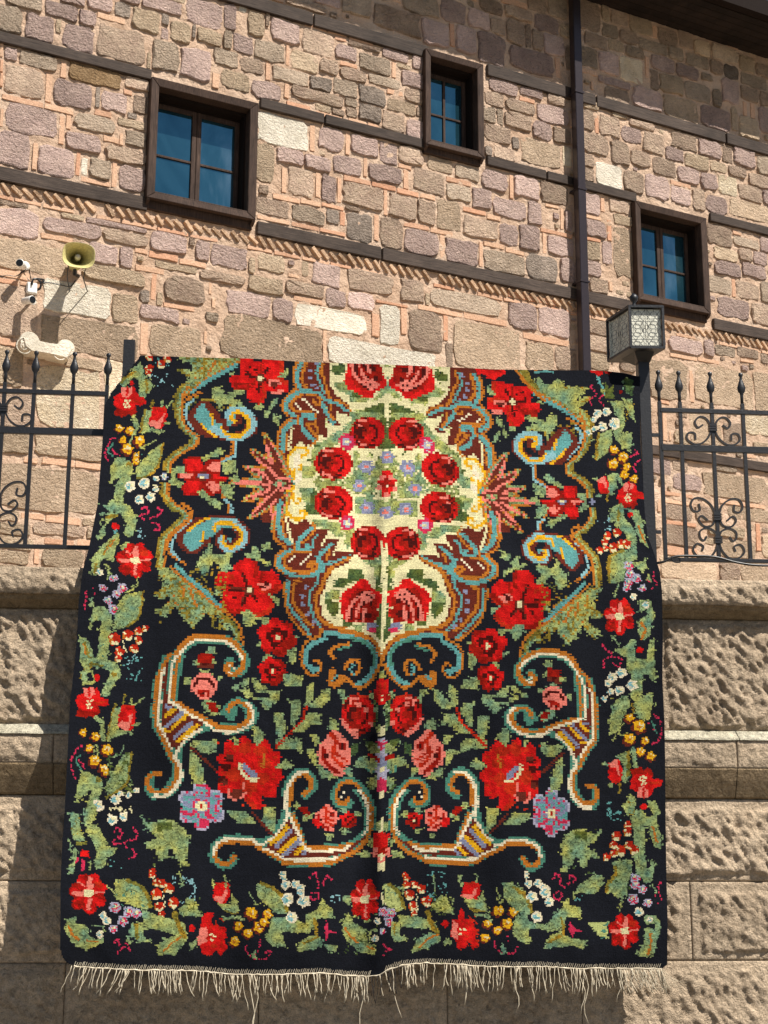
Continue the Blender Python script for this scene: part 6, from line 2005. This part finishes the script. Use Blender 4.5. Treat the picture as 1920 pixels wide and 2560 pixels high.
def carpet_colours(PX, PY, nx, ny):
    """PX, PY: picture position of every knot cell (ny*nx)"""
    X, Y = PX.ravel().copy(), PY.ravel().copy()
    # the centre is woven in bigger steps: sample it in 2 x 2 cells
    bx = (np.arange(nx) // 2) * 2; by = (np.arange(ny) // 2) * 2
    QX = (PX[by][:, bx] + PX[np.minimum(by + 1, ny - 1)][:, np.minimum(bx + 1, nx - 1)]) / 2; QY = (PY[by][:, bx] + PY[np.minimum(by + 1, ny - 1)][:, np.minimum(bx + 1, nx - 1)]) / 2
    rj = np.random.default_rng(4); QX = QX + rj.uniform(-1.1, 1.1, (ny, 1)); QX, QY = QX.ravel(), QY.ravel()
    X0, Y0 = X.copy(), Y.copy()
    X += np.repeat(rj.uniform(-1.5, 1.5, ny), nx) + (vnoise(X0 / 8, Y0 / 7, 31) - .5) * 4.5 ; Y += (vnoise(X0 / 7, Y0 / 8, 37) - .5) * 4
    L = [p[0] for p in PAIRS]; R_ = [p[1] for p in PAIRS]
    for y in (930, 1050, 1215, 1400, 1600, 1900, 2150, 2350): xc = float(seamx(y)); L.append((xc, y)); R_.append((xc, y)); 
    W, src = tps(np.array(R_, float), np.array(L, float))
    right = QX > seamx(QY); XM, YM = QX.copy(), QY.copy()
    mv = tps_eval(W, src, np.stack([QX[right], QY[right]], 1)); XM[right] = mv[:, 0]; YM[right] = mv[:, 1]
    c = Canvas(X, Y, XM, YM); c.run(FIELD); c.run(BORDER)
    # ragged leaf edges: a few dark knots next to green ones are green too
    g2 = c.col.reshape(ny, nx); gm = np.isin(g2, [CODES.index('G'), CODES.index('S'), CODES.index('g')]); near = np.zeros_like(gm)
    for dy in (-1, 0, 1):
        for dx in (-2, -1, 0, 1, 2): near |= np.roll(np.roll(gm, dy, 0), dx, 1)
    vn = vnoise(X / 9, Y / 6, 97).reshape(ny, nx); vm = vnoise(X / 7, Y / 5, 98).reshape(ny, nx)
    g2[(g2 == 0) & near & (vn > .82)] = CODES.index('G'); g2[gm & (vm > .97)] = 0
    rgb = PCOL[c.col]
    ny_, nx_ = PX.shape; rs = np.random.default_rng(8)
    # hand-dyed wool: every thread a little different, streaks along the weft
    th = 1 + (rs.random((ny_, nx_)) - .5) * .16
    th *= 1 + (rs.random((ny_, 1)) - .5) * .05
    st = fbm(np.arange(nx_)[None] * .12 + rs.random((ny_, 1)) * 40, np.arange(ny_)[:, None] * .9 + np.zeros((1, nx_)), 12, 2); th *= .90 + .22 * st
    rgb = np.clip(rgb * th.ravel()[:, None], 0, 255)
    # greens drift between yellow and blue-green
    gi = [CODES.index('G'), CODES.index('g'), CODES.index('O')]
    m = np.isin(c.col, gi); dr = (fbm(X / 30, Y / 26, 71, 3) - .47); dr2 = (fbm((X + Y) / 11, (X - Y) / 26, 72, 3) - .5)
    rgb[m] = rgb[m] * (1 + dr[m][:, None] * np.array([[.7, .25, -.5]]) + dr2[m][:, None] * np.array([[.55, .45, .35]]))
    stk = m & (fbm(X / 11, Y / 3.4, 78, 2) > .50); rgb[stk] *= .80
    rd = np.isin(c.col, [CODES.index('R'), CODES.index('M'), CODES.index('r')]); dr3 = (fbm((X - Y) / 12, (X + Y) / 22, 75, 3) - .5)
    rgb[rd] = rgb[rd] * (1 + dr3[rd][:, None] * np.array([[.55, .9, .9]]))
    flk = rs.random(len(X)); m2 = m & (flk < .13); rgb[m2] *= .72
    return np.clip(rgb, 0, 255), c.col
# ================================================================== THE CARPET ITSELF
TOPC = np.array([(262, 884), (300, 886), (350, 889), (480, 893), (640, 897), (760, 905), (960, 911), (1100, 917), (1250, 924), (1480, 926), (1530, 929), (1562, 933), (1587, 939), (1600, 941)], float)
BOTC = np.array([(150, 2409), (181, 2415), (317, 2424), (480, 2426), (588, 2435), (697, 2436), (805, 2432), (860, 2438), (914, 2440), (946, 2438), (968, 2424), (1008, 2411), (1068, 2407), (1144, 2411), (1225, 2416), (1361, 2416), (1442, 2421), (1551, 2421), (1668, 2421)], float)
LEFC = np.array([(262, 884), (262, 985), (260, 1060), (255, 1120), (250, 1180), (244, 1260), (232, 1320), (222, 1370), (207, 1425), (197, 1500), (192, 1600), (184, 1680), (175, 1760), (168, 1900), (162, 2020), (155, 2120), (151, 2220), (151, 2300), (150, 2409)], float)
RIGC = np.array([(1600, 941), (1600, 1000), (1601, 1100), (1607, 1200), (1612, 1280), (1619, 1340), (1636, 1385), (1650, 1430), (1655, 1480), (1657, 1600), (1656, 1700), (1661, 1800), (1663, 1900), (1664, 2060), (1666, 2180), (1669, 2300), (1668, 2421)], float)
def cur(Cv, t, key):
    d = Cv[:, key]; q = d[0] + (d[-1] - d[0]) * t
    return np.stack([np.interp(q, d, Cv[:, 0]), np.interp(q, d, Cv[:, 1])], -1)
def carpet_px(S, Tt):
    """S, Tt flat arrays 0..1 -> picture positions (Coons patch between the four edges)"""
    t_ = cur(TOPC, S, 0); b_ = cur(BOTC, S, 0); l_ = cur(LEFC, Tt, 1); r_ = cur(RIGC, Tt, 1)
    c00, c10, c01, c11 = TOPC[0], TOPC[-1], BOTC[0], BOTC[-1]; S_ = S[:, None]; T_ = Tt[:, None]
    return (1 - T_) * t_ + T_ * b_ + (1 - S_) * l_ + S_ * r_ - ((1 - S_) * (1 - T_) * c00 + S_ * (1 - T_) * c10 + (1 - S_) * T_ * c01 + S_ * T_ * c11)
YE = 1436.0
def carpet_off(S, Tt, P):
    """distance of the cloth in front of the wall plane: leans from the rail over the coping edge, then hangs free"""
    y = P[:, 1]; top = -.165; edge = .128
    k = np.clip((y - 905) / (YE - 905), 0, 1); lean = top + (edge - top) * (k ** 1.25)
    hang = edge + .035 * (1 - np.exp(-np.clip((y - YE) / 120, 0, 9)))
    o = np.where(y < YE, lean, hang)
    f = np.clip((y - YE) / 900, 0, 1)
    o = o + f * (.15 * (1 - S) ** 3 + .02)                                     # left side swings out
    grow = np.clip((y - 950) / 500, .15, 1)
    o = o + grow * (.010 * np.sin(S * 17 + 1.0 + Tt) + .008 * np.sin(S * 31 + Tt * 3) + .004 * np.sin(S * 58 - Tt * 5)) + .004 * np.sin(Tt * 23 + S * 4) * grow
    x0 = seamx(y); d = P[:, 0] - x0                                            # ridge down the seam, steep on its left
    amp = .040 * np.clip((y - 950) / 250, .3, 1) * np.clip((2460 - y) / 400, .4, 1)
    o = o + amp * np.where(d < 0, np.exp(-(d / 24.) ** 2), np.exp(-(d / 80.) ** 2)) - amp * .45 * np.exp(-((d + 62) / 30.) ** 2)
    o = o + .05 * np.clip((y - 2330) / 100, 0, 1) ** 2 * -0.4                   # hem curls in
    o = o + (fbm(S * 9, Tt * 7, 5, 4) - .45) * .034 * grow
    return o
def carpet_pts(S, Tt, back=0.0):
    P = carpet_px(S, Tt); return hitv(P[:, 0], P[:, 1], carpet_off(S, Tt, P) - back), P
car = thing('floral_carpet', 'huge black floral kilim with roses and a cream medallion hung over the railing', 'carpet', tuple(PT(aT(920), z_ct, .12)))
NX, NY = 490, 506
sv, tv = np.linspace(0, 1, NX + 1), np.linspace(0, 1, NY + 1)
Sg, Tg = np.meshgrid(sv, tv)
V3, Pp = carpet_pts(Sg.ravel(), Tg.ravel())
Px = Pp[:, 0].reshape(NY + 1, NX + 1); Py = Pp[:, 1].reshape(NY + 1, NX + 1)
CX = (Px[:-1, :-1] + Px[1:, 1:]) / 2; CY = (Py[:-1, :-1] + Py[1:, 1:]) / 2
rgb, codes = carpet_colours(CX, CY, NX, NY)
def inside(cx, cy):
    ok = ~((cx < 352) & (cy < 985 - (cx - 275) * (97 / 77.))) & ~((cx < 277) & (cy < 1012 - (cx - 262) * 1.8))
    for (x0, y0, sx, r) in ((151, 2412, 1, 34), (1668, 2421, -1, 14)):       # rounded lower corners
        ccx, ccy = x0 + sx * r, y0 - r * 1.3
        ok &= ~(((cx - ccx) * sx < 0) & (cy > ccy) & (((cx - ccx) / r) ** 2 + ((cy - ccy) / (r * 1.3)) ** 2 > 1))
    return ok
okc = inside(CX.ravel(), CY.ravel())
idx = np.arange((NY + 1) * (NX + 1)).reshape(NY + 1, NX + 1)
Q = np.stack([idx[1:, :-1], idx[1:, 1:], idx[:-1, 1:], idx[:-1, :-1]], -1).reshape(-1, 4)[okc]
cc = rgb[okc]
me = bpy.data.meshes.new('woven_cloth'); org = V3.mean(0)
# drop unused vertices
used = np.unique(Q); rem = np.full(len(V3), -1); rem[used] = np.arange(len(used)); Qr = rem[Q]
me.vertices.add(len(used)); me.vertices.foreach_set('co', (V3[used] - org).astype(np.float32).ravel())
me.loops.add(len(Qr) * 4); me.loops.foreach_set('vertex_index', Qr.astype(np.int32).ravel())
me.polygons.add(len(Qr)); me.polygons.foreach_set('loop_start', np.arange(0, len(Qr) * 4, 4, dtype=np.int32)); me.polygons.foreach_set('loop_total', np.full(len(Qr), 4, dtype=np.int32))
me.update(calc_edges=True)
cl = np.where(cc / 255 <= .04045, cc / 255 / 12.92, ((cc / 255 + .055) / 1.055) ** 2.4) * .70
at = me.attributes.new('dye', 'FLOAT_COLOR', 'FACE'); at.data.foreach_set('color', np.concatenate([cl, np.ones((len(cl), 1))], 1).astype(np.float32).ravel())
uv = np.stack([Sg.ravel(), Tg.ravel()], 1)[used]
ua_ = me.attributes.new('weave', 'FLOAT_VECTOR', 'POINT'); ua_.data.foreach_set('vector', np.concatenate([uv, np.zeros((len(uv), 1))], 1).astype(np.float32).ravel())
m = NT('dyed_wool', .95, .05)
an = m.t.nodes.new('ShaderNodeAttribute'); an.attribute_name = 'dye'
aw_ = m.t.nodes.new('ShaderNodeAttribute'); aw_.attribute_name = 'weave'
rib = m.noise(1, 3, .6, m.mapv((300, 900, 1), (0, 0, 0), aw_.outputs['Vector']))
rib2 = m.noise(1, 2, .6, m.mapv((420, 140, 1), (0, 0, 0), aw_.outputs['Vector']))
fade = m.noise(1, 4, .6, m.mapv((5, 6, 1), (0, 0, 0), aw_.outputs['Vector']))
colr = m.mix(an.outputs['Color'], m.ramp(rib, [(.25, .58), (.75, 1.38)]), 1, 'MULTIPLY')
m.b.inputs['Sheen Weight'].default_value = .12; m.b.inputs['Sheen Roughness'].default_value = .4
colr = m.mix(colr, m.ramp(fade, [(.3, .86), (.7, 1.12)]), 1, 'MULTIPLY')
me.materials.append(m.done(colr, m.bump(m.math('ADD', rib, m.math('MULTIPLY', rib2, .8)), .0022)))
me.polygons.foreach_set('use_smooth', [True] * len(me.polygons))
link('woven_cloth', me, None, car, loc=org)
# reverse of the cloth
S2, T2 = np.meshgrid(np.linspace(.012, .988, 61), np.linspace(.004, .988, 61)); V4, P4 = carpet_pts(S2.ravel(), T2.ravel(), .007)
i2 = np.arange(61 * 61).reshape(61, 61); q2 = np.stack([i2[:-1, :-1], i2[:-1, 1:], i2[1:, 1:], i2[1:, :-1]], -1).reshape(-1, 4)
c4 = P4[q2].min(1); q2 = q2[~((c4[:, 0] < 352) & (c4[:, 1] < 995 - (c4[:, 0] - 275) * (97 / 77.)))]
mesh('reverse_side', V4, q2.tolist(), M['blackp'], car, smooth=True)
# the flap that passes over the rail and down behind it
mb = MB(); nn = 40; V = []
for i in range(nn + 1):
    s_ = .085 + (.985 - .085) * i / nn; p, pp_ = carpet_pts(np.array([s_]), np.array([0.002])); p = p[0]
    for dn, dz in ((0, -.001), (-.02, .006), (-.045, .0), (-.06, -.03), (-.065, -.35)): V.append(p + nT * dn + np.array([0, 0, dz]))
Fc = [(i * 5 + k, i * 5 + k + 1, i * 5 + 6 + k, i * 5 + 5 + k) for i in range(nn) for k in range(4)]
m2 = NT('dark_wool', .95, .05)
mesh('rear_flap', V, Fc, m2.done(lin((22, 24, 30)), m2.bump(m2.noise(300, 3), .002)), car, smooth=True)
# ---- warp-end binding and fringe
rf = random.Random(21)
cream = NT('cream_cotton', .9, .2); cream = cream.done(cream.ramp(cream.noise(60, 3), [(.3, lin((172, 158, 134))), (.7, lin((222, 210, 186)))]))
dkth = plain('dark_threads', (40, 36, 34), .9)
def bpt(x, dy=0, off=.004):
    """point on (or a little below) the lower hem at picture column x"""
    s_ = (x - 150) / (1668 - 150.); p, P_ = carpet_pts(np.array([s_]), np.array([.998])); return p[0] + nT * off + np.array([0, 0, -dy])
hem = MB(); pts = [bpt(x, .006 + rf.uniform(-.002, .002)) for x in np.arange(185, 1655, 9)]
hem.tube(pts, [.0034 * rf.uniform(.5, 1.4) for _ in pts], 5)
x = 186
while x < 1652:                                                              # little oblique stitches above the cord
    if not 925 < x < 960: hem.tube([bpt(x, .002), bpt(x + rf.uniform(3, 5), -.012 - rf.uniform(0, .006))], .0016, 3)
    x += rf.uniform(3.5, 6)
hem.build('hem_binding', cream, car)
fr = MB(); dk = MB()
def dens(x):
    for a, b, d in ((150, 200, 10), (200, 300, 9), (300, 480, 5.2), (480, 640, 8), (640, 700, 9), (700, 800, 8.5), (800, 880, 7), (880, 925, 5), (925, 1000, 9), (1000, 1062, 5.5), (1062, 1085, 30), (1085, 1190, 5.5), (1190, 1270, 6.5), (1270, 1330, 6), (1330, 1430, 7.5), (1430, 1500, 6.5), (1500, 1600, 7), (1600, 1670, 5.5)):
        if a <= x < b: return d
    return 9
x = 172
tB_ = np.array([0, 0, -1.])
while x < 1662:
    x += dens(x) * rf.uniform(.5, 1.5) * (.5 + .7 * float(vnoise(np.array([x / 17.]), np.array([2.]), 6)[0]))
    if float(vnoise(np.array([x / 12.]), np.array([7.]), 9)[0]) < .16: x += rf.uniform(4, 12)
    L = rf.uniform(.075, .128) * (1 if x > 330 else 1.05)
    if rf.random() < .03: L *= rf.uniform(1.4, 2.1)
    if x < 330: lean_ = rf.uniform(-.9, -.1)
    elif x < 520: lean_ = rf.uniform(-.3, .45)
    elif x > 1560: lean_ = rf.uniform(.0, .9)
    else: lean_ = rf.uniform(-.18, .42)
    dark_ = 925 < x < 1000 and rf.random() < .75
    st = bpt(min(x, 1652), .004); cv = rf.uniform(-.25, .25); P = []
    for k in range(6):
        f_ = k / 5; P.append(st + tT * (L * (lean_ * f_ * .55 + cv * f_ * f_ * .6 + rf.uniform(-.03, .03) * (k > 0))) + np.array([0, 0, -L * (f_ * (1 - .25 * abs(lean_) * f_))]) + nT * (.012 * math.sin(f_ * 3) * rf.uniform(-1, 1)))
    r0 = rf.uniform(.0016, .0027) * (.8 if dark_ else 1)
    (dk if dark_ else fr).tube(P, [r0, r0, r0, r0 * .9, r0 * .9, r0 * 1.3], 4)
for xx, L in ((632, .33), (640, .3), (905, .32), (1455, .2), (1463, .24), (1290, .2)):
    st = bpt(xx, .004); P = [st + np.array([0, 0, -L * k / 6]) + tT * (.012 * math.sin(k * 1.3 + xx)) for k in range(7)]; fr.tube(P, .002, 4)
for _ in range(60):                                                          # tangled wisps at the right corner
    st = bpt(rf.uniform(1560, 1660), .006); P = [st]; d = rf.uniform(-.3, 1.1)
    for k in range(5): P.append(P[-1] + tT * (.02 * d + rf.uniform(-.012, .012)) + np.array([0, 0, -.022 * rf.uniform(.4, 1.2)]))
    fr.tube(P, .0010, 3)
for mb_, nm, mt in ((fr, 'fringe', cream), (dk, 'dark_fringe', dkth)):
    o = mb_.build(nm, mt, car, smooth=True); o['kind'] = 'stuff'
